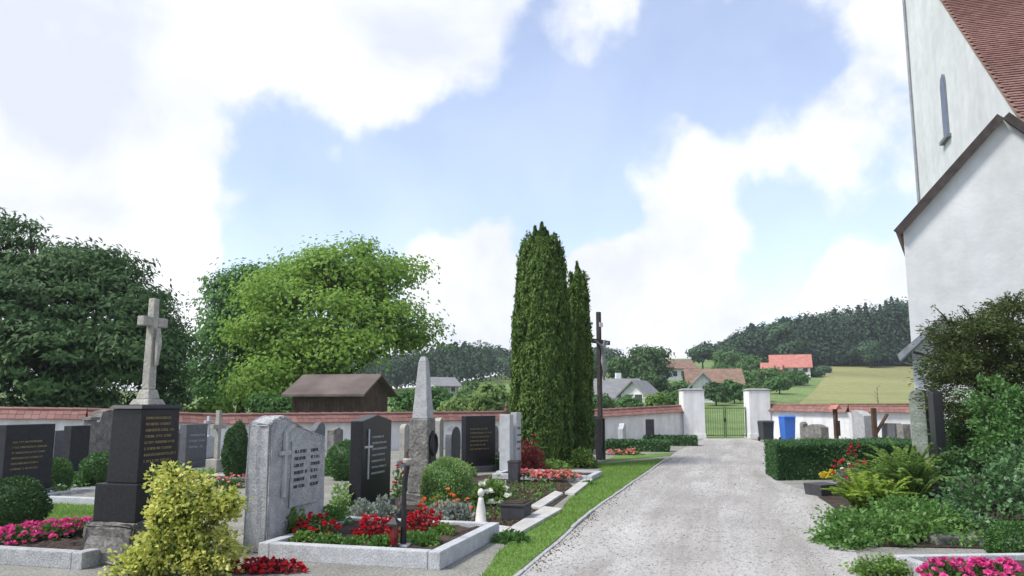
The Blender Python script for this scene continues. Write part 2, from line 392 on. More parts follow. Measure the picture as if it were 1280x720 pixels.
# ------------------------------------------------------------------ terrain
def hgt(x, y):
    t = np.clip((np.asarray(y, float) - 46) / 155, 0, None)
    h = 10.5 * np.power(t, 1.6)
    over = np.clip(t - 1.0, 0, None)
    h = np.where(t > 1, 10.5 + 16 * (1 - np.exp(-over * 1.1)), h)
    f = .35 + .65 / (1 + np.exp(-(np.asarray(x, float) + 4) / 14.0))
    return h * f
def sheet(name, xs, ys, lift, material, kind='structure', mask=None):
    X, Y = np.meshgrid(xs, ys); Z = hgt(X, Y) + lift
    if mask == 'noise': Z = Z + .02 * np.sin(X * 1.3) * np.sin(Y * .9) * (Y > 48)
    V = np.stack([X, Y, Z], -1).reshape(-1, 3); nx = len(xs)
    idx = np.arange(len(V)).reshape(len(ys), nx)
    F = np.stack([idx[:-1, :-1], idx[:-1, 1:], idx[1:, 1:], idx[1:, :-1]], -1).reshape(-1, 4)
    me = npmesh(name, V, F); o = link(name, me, material); tag(o, kind=kind)
    for p in me.polygons: p.use_smooth = True
    return o
xs = np.concatenate([np.linspace(-900, -160, 16)[:-1], np.linspace(-160, 260, 106), np.linspace(260, 1100, 16)[1:]])
ys = np.concatenate([np.linspace(-80, 40, 13)[:-1], np.linspace(40, 280, 97), np.linspace(280, 1500, 25)[1:]])
sheet('ground', xs, ys, 0, M['meadow'])
# ripe field on the hillside right of the gate
rows = []
for Y in np.linspace(92, 206, 40):
    a = 36 + .43 * (Y - 100); b = a + 150
    rows.append([(x, Y, float(hgt(x, Y)) + .12) for x in np.linspace(a, b, 24)])
V = np.array(rows).reshape(-1, 3); idx = np.arange(len(V)).reshape(40, 24)
F = np.stack([idx[:-1, :-1], idx[:-1, 1:], idx[1:, 1:], idx[1:, :-1]], -1).reshape(-1, 4)
tag(link('field', npmesh('field', V, F), M['crop']), kind='structure')

def flat(name, pts, z, material, kind='structure', parent=None):
    me = bpy.data.meshes.new(name); me.from_pydata([(p[0], p[1], z) for p in pts], [], [tuple(range(len(pts)))])
    bm = bmesh.new(); bm.from_mesh(me); bmesh.ops.triangulate(bm, faces=bm.faces)
    for f in bm.faces:
        if f.normal.z < 0: f.normal_flip()
    bm.to_mesh(me); bm.free()
    o = link(name, me, material, parent)
    if kind: tag(o, kind=kind)
    return o
# wall line
GATE_Y = 36.0
gl = G(866, 548); gr = G(948, 548)
WL = [(G(852, 548).x, gl.y, 1.50), (P(745, 500, 33.5).x, 33.5, 1.32), (P(600, 500, 29.5).x, 29.5, 1.27), (P(270, 500, 25).x, 25, 1.24), (P(110, 500, 23).x, 23, 1.42), (P(-120, 500, 21.5).x, 21.5, 1.48)]
WR = [(G(963, 548).x, gr.y, 1.55), (P(1060, 500, 34.5).x, 34.5, 1.50), (P(1220, 500, 33).x, 33, 1.5), (P(1500, 500, 31).x, 31, 1.5)]
churchyard = [(p[0], p[1]) for p in reversed(WL)] + [(gl.x, gl.y), (gr.x, gr.y)] + [(p[0], p[1]) for p in WR] + [(26, -12), (-26, -12)]
flat('churchyard_ground', churchyard, .004, M['grave_gravel'])
# gravel path
kerb_px = [(655, 715), (700, 676), (740, 640), (790, 604), (835, 573)]
kl = [G(*p) for p in kerb_px]
d0 = (kl[0] - kl[1]).normalized()
path_left = [kl[0] + d0 * 16, kl[0] + d0 * 3] + kl + [G(850, 562), G(872, 553), G(881, 548.2)]
path_right = [G(934, 548.2), G(950, 552), G(964, 560), G(966, 600), G(1030, 622), G(1060, 660), G(1080, 722)]
path_right += [path_right[-1] + Vector((.9, -3, 0)), path_right[-1] + Vector((.9, -16, 0))]
flat('path', [(p.x, p.y) for p in path_left + path_right], .008, M['gravel'])
# lawn strip between the path edging and the graves
lawn_in = [G(594, 735), G(622, 692), G(664, 660), G(700, 640), G(712, 624), G(743, 598), G(752, 585), G(742, 581)]
lawn_out = [G(830, 574), G(786, 604.5), G(735, 641), G(694, 677), G(645, 718), G(630, 735)]
def inset(pts): return [(p.x, p.y) for p in pts]
flat('lawn', inset(lawn_in + lawn_out), .012, M['lawn'])
flat('lawn', inset([G(40, 690), G(60, 632), G(150, 618), G(172, 650), G(160, 668)]), .012, M['lawn'])
flat('lawn', inset([G(745, 580), G(760, 577), G(838, 570), G(842, 566), G(770, 570)]), .0125, M['lawn'])
def in_poly(X, Y, poly):
    ins = np.zeros(len(X), bool); n = len(poly); j = n - 1
    for i in range(n):
        xi, yi = poly[i]; xj, yj = poly[j]
        c = ((yi > Y) != (yj > Y)) & (X < (xj - xi) * (Y - yi) / (yj - yi + 1e-12) + xi)
        ins ^= c; j = i
    return ins
def scatter(poly, n):
    a = np.array(poly); lo, hi = a.min(0), a.max(0)
    P_ = rng.uniform(lo, hi, (n, 2)); return P_[in_poly(P_[:, 0], P_[:, 1], poly)]
def grass(polys, n, h, name, label, lean=.5):
    Vs = []; k = 0
    pts = np.concatenate([scatter(p, n) for p in polys]); m = len(pts)
    B = np.column_stack([pts, np.full(m, .01)])
    a = rng.uniform(0, 2 * np.pi, m); side = np.column_stack([np.cos(a), np.sin(a), np.zeros(m)])
    T = np.column_stack([rng.normal(size=(m, 2)) * lean, np.ones(m)]); hh = h * rng.uniform(.5, 1.35, m)[:, None]
    V = np.stack([B - side * .006, B + side * .006, B + unit(T) * hh], 1).reshape(-1, 3)
    o = link(name, npmesh(name, V, np.arange(3 * m).reshape(m, 3)), M['blade'])
    return tag(o, label, 'grass', kind='stuff')
LP = inset(lawn_in + lawn_out)
grass([LP], 95000, .045, 'grass', 'short mown grass of the strip along the gravel path')
grass([inset([G(40, 690), G(60, 632), G(150, 618), G(172, 650), G(160, 668)])], 22000, .05, 'grass', 'small patch of grass left of the black monument')
# loose pebbles on the path
pp = [(p.x, p.y) for p in [G(640, 735)] + kl + [G(852, 560), G(876, 551), G(938, 551), G(962, 560), G(965, 600), G(1030, 622), G(1060, 660), G(1085, 735)]]
pts = scatter(pp, 70000); m = len(pts)
O = np.array([(1, 0, 0), (0, 1, 0), (-1, 0, 0), (0, -1, 0), (0, 0, .6), (0, 0, -.6)], float)
OF = np.array([(0, 1, 4), (1, 2, 4), (2, 3, 4), (3, 0, 4), (1, 0, 5), (2, 1, 5), (3, 2, 5), (0, 3, 5)])
sz = rng.gamma(2.2, .0023, m) + .004
a = rng.uniform(0, 6.28, m); ca, sa = np.cos(a), np.sin(a)
Vv = O[None] * sz[:, None, None] * rng.uniform(.6, 1.3, (m, 6, 1))
Vr = np.stack([Vv[..., 0] * ca[:, None] - Vv[..., 1] * sa[:, None], Vv[..., 0] * sa[:, None] + Vv[..., 1] * ca[:, None], Vv[..., 2]], -1)
Vr += np.column_stack([pts, np.full(m, .011)])[:, None]
tag(link('pebbles', npmesh('pebbles', Vr.reshape(-1, 3), (OF[None] + 6 * np.arange(m)[:, None, None]).reshape(-1, 3)), M['pebble']), 'loose pale pebbles strewn over the gravel path', 'gravel', kind='stuff')
pts = scatter(pp, 260)
e0 = [np.array([kl[i].x, kl[i].y]) * (1 - f) + np.array([kl[i + 1].x, kl[i + 1].y]) * f for i in range(len(kl) - 1) for f in np.linspace(0, 1, 110)]
pts = np.concatenate([pts, np.array(e0) + np.abs(rng.normal(0, .10, (len(e0), 1))) * np.array([[.96, -.27]])])
Cb = np.column_stack([pts, np.full(len(pts), .014)])
V_, F_ = leaves_geo(Cb, rng.normal(size=Cb.shape) * np.array([1, 1, .2]), .028, .016)
tag(link('leaf_litter', npmesh('leaf_litter', V_, F_), M['l_brown']), 'small dry leaves and crumbs scattered over the gravel path', 'leaves', kind='stuff')
# edging stones between lawn and path
ed = thing('path_edging', 'low grey stone edging between the grass strip and gravel path', 'kerb', (kl[0].x, kl[0].y, 0))
full = [kl[0] + d0 * 2.2] + kl
for i in range(len(full) - 1):
    a_, b_ = full[i], full[i + 1]; n = max(1, round((b_ - a_).length / 1.0)); dv = (b_ - a_) / n
    for k in range(n):
        c = a_ + dv * (k + .5) - kl[0]; jit = random.uniform(-.012, .012)
        MB().box(0, 0, 0, dv.length - .012, .045, .022 + random.uniform(-.01, .012), 0).build('edging_stone', M['granite'], ed, bevel=.008, loc=(c.x + jit, c.y, .004)).rotation_euler = (0, 0, math.atan2(dv.y, dv.x) + random.uniform(-.02, .02))

# ------------------------------------------------------------------ churchyard wall, piers, gate
def wall(pts, label, parent_loc):
    t = thing('churchyard_wall', label, 'wall', (parent_loc[0], parent_loc[1], 0))
    o = Vector((parent_loc[0], parent_loc[1], 0))
    tiles_V = []; tiles_F = []
    body = MB(); TH = .34
    P2 = [Vector((p[0], p[1], 0)) - o for p in pts]; H = [p[2] for p in pts]
    nrm = []
    for i in range(len(P2)):
        d = (P2[min(i + 1, len(P2) - 1)] - P2[max(i - 1, 0)]).normalized(); nrm.append(Vector((-d.y, d.x, 0)))
    for i in range(len(P2) - 1):
        vs = []
        for j in (i, i + 1):
            for s_ in (-1, 1):
                q = P2[j] + nrm[j] * s_ * TH / 2
                vs += [(q.x, q.y, 0), (q.x, q.y, H[j] - .30)]
        body.add(vs, [(0, 1, 5, 4), (2, 6, 7, 3), (1, 3, 7, 5), (0, 2, 3, 1), (4, 5, 7, 6)])
    body.build('wall_body', M['white'], t)
    # clay coping: overlapping tiles on both slopes and a ridge row, real pieces joined because they are a few pixels each
    cop = MB()
    for i in range(len(P2) - 1):
        L_ = (P2[i + 1] - P2[i]).length; n = int(L_ / .19); d = (P2[i + 1] - P2[i]) / L_
        nn = Vector((-d.y, d.x, 0))
        for k in range(n):
            f0 = (k + .02) / n; f1 = (k + .98) / n
            for s_ in (-1, 1):
                a0 = P2[i].lerp(P2[i + 1], f0); a1 = P2[i].lerp(P2[i + 1], f1)
                h0 = H[i] + (H[i + 1] - H[i]) * f0; h1 = H[i] + (H[i + 1] - H[i]) * f1
                for (r0, r1, zz) in ((.0, .19, .0), (.16, .34, -.02)):
                    j1 = random.uniform(-.008, .008)
                    def pt(a, h, r, up): 
                        q = a + nn * s_ * r; return (q.x, q.y, h - .04 - r * .82 + up + j1)
                    cop.add([pt(a0, h0, r0, 0), pt(a1, h1, r0, 0), pt(a1, h1, r1, .012), pt(a0, h0, r1, .012),
                             pt(a0, h0, r0, .02), pt(a1, h1, r0, .02), pt(a1, h1, r1, .034), pt(a0, h0, r1, .034)],
                            [(3, 2, 1, 0), (4, 5, 6, 7), (0, 1, 5, 4), (1, 2, 6, 5), (2, 3, 7, 6), (3, 0, 4, 7)])
        m_ = int(L_ / .36)
        for k in range(m_):
            a0 = P2[i].lerp(P2[i + 1], (k + .01) / m_); a1 = P2[i].lerp(P2[i + 1], (k + .99) / m_)
            h = H[i] + (H[i + 1] - H[i]) * (k + .5) / m_
            cop.tube([(a0.x, a0.y, h - .055), (a1.x, a1.y, h - .05)], [.075, .085], 6)
    tag(cop.build('coping_tiles', M['tile'], t, fixn=False), kind='stuff')
    return t
wall(WL, 'long white churchyard wall with red tile coping left of the gate', (WL[0][0], WL[0][1]))
wall(WR, 'white churchyard wall with red tile coping right of the gate behind the hedge', (WR[0][0], WR[0][1]))
for (pp_, lab) in ((gl, 'white plastered gate pier with flat dark cap, left of the gate'), (gr, 'white plastered gate pier with flat dark cap beside the dark bin')):
    t = thing('gate_pier', lab, 'pier', (pp_.x, pp_.y, 0), R(4), 'gate piers')
    MB().box(0, 0, 0, .98, .7, 2.16).build('pier_body', M['white'], t, bevel=.015)
    MB().box(0, 0, 0, 1.03, .75, .22).build('pier_foot', M['white'], t, bevel=.01)
    MB().frustum(0, 0, 2.165, 2.20, (1.06, .78), (1.06, .78)).frustum(0, 0, 2.202, 2.25, (1.03, .75), (.8, .5)).build('pier_cap', M['capstone'], t, bevel=.006)
gc = (gl + gr) / 2
half = (gr.x - gl.x) / 2 - .5
gt = thing('gate', 'double leaf green painted bar gate between the white piers', 'gate', (gc.x, gc.y, 0))
for s_ in (-1, 1):
    lf = MB(); x0, x1 = (s_ * .02, s_ * (half - .03))
    for x in (x0 + s_ * .02, x1 - s_ * .02): lf.box(x, 0, .06, .045, .045, 1.36)
    for z in (.12, 1.34): lf.box((x0 + x1) / 2, 0, z, abs(x1 - x0) - .05, .03, .04)
    lo = lf.build('gate_leaf', M['gatepaint'], gt)
    n = 8
    bar = None
    for k in range(n):
        x = x0 + (x1 - x0) * (k + 1) / (n + 1)
        if bar is None: bar = MB().box(0, 0, .16, .012, .012, 1.18).build('bar', M['gatepaint'], lo, loc=(x, 0, 0))
        else:
            c = bar.copy(); COL.objects.link(c); c.parent = lo; c.location = (x, 0, 0)
MB().box(0, -.04, .75, .10, .03, .16).build('lock', M['iron'], gt)

# ------------------------------------------------------------------ church
ch = thing('church', 'white plastered church with red tiled roof and gabled annex at right', 'church', (0, 0, 0))
AY = 20.0
aL = P(1131, 300, AY); apx = P(1255, 152, AY + .5)
ax_dir = Vector((math.cos(R(-29)), math.sin(R(-29)) , 0))   # gable plane runs right and slightly nearer
ax_n = Vector((-ax_dir.y, ax_dir.x, 0))                     # away from the camera
def onplane(px, py):
    d = ray(px, py); o = Vector((0, 0, EYE)); n = ax_n
    t = (aL - o).dot(n) / d.dot(n); return o + d * t
pE = onplane(1129, 290); pA = onplane(1254, 150); 
hw = (pA - pE).dot(ax_dir); ez = pE.z; az_ = pA.z
print('annex eave', pE, 'apex', pA, 'half width', hw)
def A(u, v, z): # annex coords: u along gable from left corner, v depth, z
    q = Vector((pE.x, pE.y, 0)) + ax_dir * u + ax_n * v; return (q.x, q.y, z)
an = MB(); D_ = 9.0
prof = [(0, 0), (0, ez), (hw, az_), (2 * hw, ez), (2 * hw, 0)]
vs = [A(u, 0, z) for u, z in prof] + [A(u, D_, z) for u, z in prof]
an.add(vs, [(0, 1, 2, 3, 4), (9, 8, 7, 6, 5), (0, 5, 6, 1), (1, 6, 7, 2), (2, 7, 8, 3), (3, 8, 9, 4)])
an.build('annex_wall', M['churchwall'], ch)
pitch_l = math.hypot(hw, az_ - ez); ul = hw / pitch_l; zl = (az_ - ez) / pitch_l
# verge boards + roof slabs of the annex
rf = MB()
for s_ in (0, 1):
    def Ar(r, v, lift):
        u = hw - (hw - 0) * 0 - (r * ul) if s_ == 0 else hw + r * ul
        return A(u - (zl * lift if s_ == 0 else -zl * lift), v, az_ - r * zl + lift * ul)
    e = pitch_l + .10
    c8 = [Ar(0, -.16, .02), Ar(e, -.16, .02), Ar(e, D_, .02), Ar(0, D_, .02), Ar(0, -.16, .15), Ar(e, -.16, .15), Ar(e, D_, .15), Ar(0, D_, .15)]
    rf.add(c8, [(3, 2, 1, 0), (4, 5, 6, 7), (0, 1, 5, 4), (1, 2, 6, 5), (2, 3, 7, 6), (3, 0, 4, 7)])
ro = rf.build('annex_roof', M['brownroof'], ch)
vb = MB()
for s_ in (0, 1):
    def Ar(r, v, lift):
        u = hw - (r * ul) if s_ == 0 else hw + r * ul
        return A(u - (zl * lift if s_ == 0 else -zl * lift), v, az_ - r * zl + lift * ul)
    e = pitch_l + .13
    c8 = [Ar(0, -.20, -.03), Ar(e, -.20, -.03), Ar(e, -.163, -.03), Ar(0, -.163, -.03), Ar(0, -.20, .17), Ar(e, -.20, .17), Ar(e, -.163, .17), Ar(0, -.163, .17)]
    vb.add(c8, [(3, 2, 1, 0), (4, 5, 6, 7), (0, 1, 5, 4), (1, 2, 6, 5), (2, 3, 7, 6), (3, 0, 4, 7)])
vb.build('verge_board', M['crosswood'], ro)
# nave behind: gable wall looks at the path, tiled slope falls towards the camera
VPX = 640 + 1000 * math.tan(PATH_AZ)
Ln = 8.3
npt = Vector((E2.x * Ln, E2.y * Ln, 0))
def onnave(px, py):
    d = ray(px, py); o = Vector((0, 0, EYE)); t = (npt - o).dot(E2) / d.dot(E2); return o + d * t
far_ = onnave(1146, 200); v1 = onnave(1180, 0); v2 = onnave(1268, 131)
s_of = lambda p: p.dot(E1)
sf, s1, s2 = s_of(far_), s_of(v1), s_of(v2)
sl = (v1.z - v2.z) / (s1 - s2)
print('nave', sf, s1, s2, v1.z, v2.z, 'pitch', math.degrees(math.atan(sl)))
def Nv(s, l, z): q = E1 * s + E2 * (Ln + l); return (q.x, q.y, z)
s_rid = sf - 1.2; z_rid = v2.z + sl * (s_rid - s2); s_eav = s2 - 3.2; z_eav = v2.z + sl * (s_eav - s2)
zb = z_rid - sl * (sf - s_rid) * 1.0
nv = MB(); W_ = 11
prof = [(sf, 0), (sf, zb - .1), (s_rid, z_rid - .1), (s_eav, z_eav - .1), (s_eav, 0)]
vs = [Nv(s, 0, z) for s, z in prof] + [Nv(s, W_, z) for s, z in prof]
nv.add(vs, [(0, 1, 2, 3, 4), (9, 8, 7, 6, 5), (0, 5, 6, 1), (1, 6, 7, 2), (2, 7, 8, 3), (3, 8, 9, 4)])
nv.build('nave_wall', M['churchwall'], ch)
rt = thing('tmp', 'tmp', 'tmp'); bpy.data.objects.remove(rt)
rlen = math.hypot(s_rid - s_eav, z_rid - z_eav)
us = (s_rid - s_eav) / rlen; uz = (z_rid - z_eav) / rlen
def Rf(r, l, up):  # r from eave upwards
    return Nv(s_eav + us * r - uz * up, l, z_eav + uz * r + us * up)
base = MB()
c8 = [Rf(-.3, -.10, -.06), Rf(rlen, -.10, -.06), Rf(rlen, W_, -.06), Rf(-.3, W_, -.06), Rf(-.3, -.10, .0), Rf(rlen, -.10, .0), Rf(rlen, W_, .0), Rf(-.3, W_, .0)]
base.add(c8, [(3, 2, 1, 0), (4, 5, 6, 7), (0, 1, 5, 4), (1, 2, 6, 5), (2, 3, 7, 6), (3, 0, 4, 7)])
nr = base.build('nave_roof', M['brownroof'], ch)
back = MB()
q = [(s_rid, z_rid), (sf + .2, zb - sl * .2)]
back.add([Nv(q[0][0], -.1, q[0][1]), Nv(q[1][0], -.1, q[1][1]), Nv(q[1][0], W_, q[1][1]), Nv(q[0][0], W_, q[0][1]),
          Nv(q[0][0], -.1, q[0][1] + .1), Nv(q[1][0], -.1, q[1][1] + .1), Nv(q[1][0], W_, q[1][1] + .1), Nv(q[0][0], W_, q[0][1] + .1)],
         [(3, 2, 1, 0), (4, 5, 6, 7), (0, 1, 5, 4), (1, 2, 6, 5), (2, 3, 7, 6), (3, 0, 4, 7)]).build('rear_roof', M['brownroof'], ch)
for (lo_, hi_, mt) in ((0, .36, 'tile2'), (.36, 1.0, 'tile')):  # rows near the eave get a slightly duller tile colour than those above
    tb = MB(); nrow = int(rlen / .17)
    for r_ in range(int(nrow * lo_), int(nrow * hi_)):
        for c_ in range(int(9.0 / .19)):
            l0 = -.10 + c_ * .19 + (.095 if r_ % 2 else 0) + .004; l1 = l0 + .182; r0 = r_ * .17 - .02; r1 = r0 + .2
            up = .018 + random.uniform(0, .010)
            tb.add([Rf(r0, l0, up + .012), Rf(r0, l1, up + .012), Rf(r1, l1, .004), Rf(r1, l0, .004),
                    Rf(r0, l0, up + .034), Rf(r0, l1, up + .034), Rf(r1, l1, .016), Rf(r1, l0, .016)],
                   [(4, 5, 6, 7), (0, 1, 5, 4), (1, 2, 6, 5), (3, 0, 4, 7)])
    tag(tb.build('roof_tiles', M[mt], nr, fixn=False), kind='stuff')
# ridge-side verge mortar strip, slit window, downpipe
wq = onnave(1181, 132)
sw = s_of(wq)
wi = MB()
ww, wh = .42, 2.6
poly = [(-ww, 0), (ww, 0), (ww, wh - .4), (ww * .7, wh - .12), (0, wh), (-ww * .7, wh - .12), (-ww, wh - .4)]
win = MB().add([Nv(sw + a_ * 1.0, -.03, wq.z - 1.3 + b_) for a_, b_ in poly] + [Nv(sw + a_, -.002, wq.z - 1.3 + b_) for a_, b_ in poly],
               [tuple(range(7))] + [(i, 7 + i, 7 + (i + 1) % 7, (i + 1) % 7) for i in range(7)]).build('window', M['greyplate'], ch)
gp_ = [(a_ * .72, .12 + b_ * .92) for a_, b_ in poly]
MB().add([Nv(sw + a_, -.035, wq.z - 1.3 + b_) for a_, b_ in gp_], [tuple(range(7))]).build('pane', M['glass'], win)
MB().box(0, 0, 0, 1, 1, 1)
sill = MB().add([Nv(sw + a_, l_, wq.z - 1.3 + z_) for z_ in (-.14, -.01) for a_, l_ in ((-.6, -.16), (.6, -.16), (.6, -.002), (-.6, -.002))], [(3, 2, 1, 0), (4, 5, 6, 7), (0, 1, 5, 4), (1, 2, 6, 5), (2, 3, 7, 6), (3, 0, 4, 7)]).build('sill', M['greyplate'], win)
MB().tube([Nv(sf - .12, -.08, 0), Nv(sf - .12, -.08, zb - .4)], .06, 8).build('downpipe', M['zinc'], ch)
# small canopy over the side door of the annex
cn = MB(); c0, c1 = .6, 2.4
a_t = onplane(1172, 405)
def Cn(u, v, z): return A(u, v, z)
zt, zb_ = a_t.z, P(1121, 452, AY).z
for (z_off) in (0,):
    tp = [Cn(.55, -.55, zt), Cn(-.30, -.55, zb_), Cn(-.30, -.12, zb_ + .02), Cn(.55, -.12, zt + .02)]
cn.add([Cn(.72, -.5, zt), Cn(-.26, -.5, zb_), Cn(-.26, -.02, zb_), Cn(.72, -.02, zt), Cn(.80, -.5, zt + .22), Cn(-.30, -.5, zb_ + .16), Cn(-.30, -.02, zb_ + .16), Cn(.80, -.02, zt + .22)],
       [(3, 2, 1, 0), (4, 5, 6, 7), (0, 1, 5, 4), (1, 2, 6, 5), (2, 3, 7, 6), (3, 0, 4, 7)])
co_ = cn.build('canopy_roof', M['slate'], ch)
MB().tube([Cn(.70, -.04, zt - .9), Cn(.05, -.3, zb_ + .22)], .035, 6).build('bracket', M['crosswood'], co_)

# ------------------------------------------------------------------ grave builders
def inscription(name, x0, x1, z0, z1, y, rows, material, parent, h=.42, seed=0):
    h *= .74
    """worn lettering: rows of small raised strokes, joined as one part"""
    r_ = random.Random(seed); b = MB(); dz = (z1 - z0) / rows
    for k in range(rows):
        zc = z1 - (k + .5) * dz; hh = dz * h; xe = x0 + (x1 - x0) * r_.uniform(.7, 1.0); x = x0
        while x < xe:
            wd = r_.uniform(.35, .8) * hh
            t_ = r_.choice((0, 1, 2, 3)); th = hh * .20
            b.box(x + th / 2, y, zc - hh / 2, th, .006, hh)
            if t_ in (0, 2): b.box(x + wd / 2, y + .0005, zc + hh / 2 - th, wd, .006, th)
            if t_ in (1, 2): b.box(x + wd / 2, y + .0005, zc - hh / 2, wd, .006, th)
            if t_ == 3: b.box(x + wd - th / 2, y + .0005, zc - hh / 2, th, .006, hh)
            x += wd + hh * .28
            if r_.random() < .14: x += hh * .6
    return tag(b.build(name, material, parent), kind='stuff')
def latin_cross(b, x, z, w_, h, th, y, d):
    b.box(x, y, z, th, d, h); b.box(x - (w_ + th) / 4, y, z + h * .62, (w_ - th) / 2, d, th); b.box(x + (w_ + th) / 4, y, z + h * .62, (w_ - th) / 2, d, th); return b
def headstone(px, py, ztop, w_, th, label, stone='matteblack', shape='flat', letters='gold', cross=None, rz=RG, name='headstone', rows=5, plinth=.16, Y=None, rough=0, group=None, panel=None, pl='darkgrey'):
    base = G(px, py) if Y is None else Vector((P(px, 500, Y).x, Y, 0))
    t = thing(name, label, 'gravestone', base, rz, group)
    MB().box(0, 0, 0, w_ * 1.15, th * 1.6, plinth).build('plinth', M[pl], t, bevel=.01)
    z0 = plinth + .002; H = ztop; a = w_ / 2
    if shape == 'flat': poly = [(-a, z0), (a, z0), (a, H), (-a, H)]
    elif shape == 'peak': poly = [(-a, z0), (a, z0), (a, H - .08), (0, H), (-a, H - .08)]
    elif shape == 'slope': poly = [(-a, z0), (a, z0), (a, H - .16), (a * .3, H - .05), (-a * .5, H), (-a, H - .02)]
    elif shape == 'round': poly = [(-a, z0), (a, z0)] + [(a * math.cos(k * math.pi / 10), H - a * .8 + a * .8 * math.sin(k * math.pi / 10)) for k in range(11)]
    elif shape == 'shoulder': poly = [(-a, z0), (a, z0), (a, H - .28), (a * .6, H - .26), (a * .45, H - .04), (0, H), (-a * .45, H - .04), (-a * .6, H - .26), (-a, H - .28)]
    elif shape == 'wave': poly = [(-a, z0), (a, z0)] + [(a - 2 * a * k / 12, H - .10 + .10 * math.sin(k / 12 * math.pi * 1.35)) for k in range(13)]
    st = MB().extrude_xz(poly, -th / 2, th / 2).build('stone', M[stone], t, bevel=.012)
    f = -th / 2 - .004
    if letters:
        inscription('inscription', -a * .72 + (.18 * w_ if cross == 'side' else 0), a * .75, z0 + (H - z0) * .30, z0 + (H - z0) * .78, f, rows, M[letters], t, seed=int(px * 7 + py))
    if cross == 'side': latin_cross(MB(), -a * .62, z0 + (H - z0) * .28, w_ * .26, (H - z0) * .56, .03, f - .008, .02).build('cross', M['silver' if letters == 'silver' else 'bronze'], t, bevel=.004)
    if cross == 'top': latin_cross(MB(), 0, H - .01, .32, .5, .07, 0, .07).build('cross', M[stone], t, bevel=.01)
    return t
def grave_kerb(c, rz, lx, ly, h, label, stone='granite', soil='soil', wdt=.13, name='grave_kerb'):
    """frame of four kerb stones round a bed; local -Y is the foot end"""
    t = thing(name, label, 'grave border', c, rz)
    for (x, y, sx, sy) in ((0, -ly / 2 + wdt / 2, lx, wdt), (0, ly / 2 - wdt / 2, lx, wdt), (-lx / 2 + wdt / 2, 0, wdt, ly - 2 * wdt - .008), (lx / 2 - wdt / 2, 0, wdt, ly - 2 * wdt - .008)):
        MB().box(x, y, 0, sx, sy, h).build('kerb_stone', M[stone], t, bevel=.012)
    b = MB(); n = 14
    g_ = []
    for j in range(n + 1):
        for i in range(n + 1):
            x = -lx / 2 + wdt + (lx - 2 * wdt) * i / n; y = -ly / 2 + wdt + (ly - 2 * wdt) * j / n
            g_.append((x, y, h * .72 + random.uniform(-.02, .025)))
    b.add(g_, [(j * (n + 1) + i, j * (n + 1) + i + 1, (j + 1) * (n + 1) + i + 1, (j + 1) * (n + 1) + i) for j in range(n) for i in range(n)])
    b.build('soil', M[soil], t)
    return t
def petals(C, size, name, material, parent, per=6, up=None):
    C = np.repeat(C, per, 0); D = rnd_dir(len(C)); D[:, 2] = np.abs(D[:, 2]) * .6
    V, F = leaves_geo(C + D * size * .38, D, size, size * .8, fold=.15, jit=.2)
    return tag(link(name, npmesh(name, V, F), material, parent), kind='stuff')
def flower(name, label, loc, r, h, lm, fm, nl=500, nf=45, ls=.05, fs=.035, cat='flowers', group=None, z0=0.0, aspect=(1, 1), rz=0, per=6):
    t = thing(name, label, cat, loc, rz, group)
    Cp, D = ball_pts(nl, (r * aspect[0], r * aspect[1], h), (0, 0, z0), .35, 1.0, -.02, .12, random.random() * 9)
    leaves('foliage', Cp, D, ls, ls * .7, M[lm], t)
    MB().tube([(0, 0, z0 - .02 if z0 > .02 else 0), (0, 0, z0 + h * .5)], .012, 5).build('stem', M['l_begonia'], t)
    if nf:
        Cf, D = ball_pts(nf, (r * aspect[0], r * aspect[1], h), (0, 0, z0), .92, 1.12, .12, .12, random.random() * 9)
        petals(Cf, fs, 'blossoms', M[fm], t, per)
    return t
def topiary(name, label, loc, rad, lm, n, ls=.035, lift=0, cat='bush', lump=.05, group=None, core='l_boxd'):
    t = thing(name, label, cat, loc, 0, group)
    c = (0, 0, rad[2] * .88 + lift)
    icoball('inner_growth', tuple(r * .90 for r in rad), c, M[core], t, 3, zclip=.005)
    Cp, D = ball_pts(n, rad, c, .86, 1.03, -.9, lump, random.random() * 9)
    Cp[:, 2] = np.maximum(Cp[:, 2], .01)
    leaves('foliage', Cp, D, ls, ls * .6, M[lm], t, jit=.6)
    return t
def clumps(n_cl, rad, c, per, crad, seed=0, shell=.55, zmin=-.6, flat_=.6):
    """leaf positions: sub-clumps through an ellipsoid's outer volume, leaves gathered round each"""
    D = rnd_dir(n_cl * 2); D = D[D[:, 2] > zmin][:n_cl]
    r = np.power(rng.uniform(shell ** 3, 1, len(D)), 1 / 3)
    cc_ = D * r[:, None] * np.asarray(rad) + np.asarray(c)
    k = len(cc_); off = np.clip(rng.normal(size=(k, per, 3)), -1.7, 1.7) * crad * rng.uniform(.6, 1.4, (k, 1, 1)) * np.array([1, 1, flat_])
    C_ = (cc_[:, None] + off).reshape(-1, 3)
    T = np.repeat(D, per, 0) + off.reshape(-1, 3) / crad * .6 + np.array([0, 0, -.15])
    return C_, T, cc_
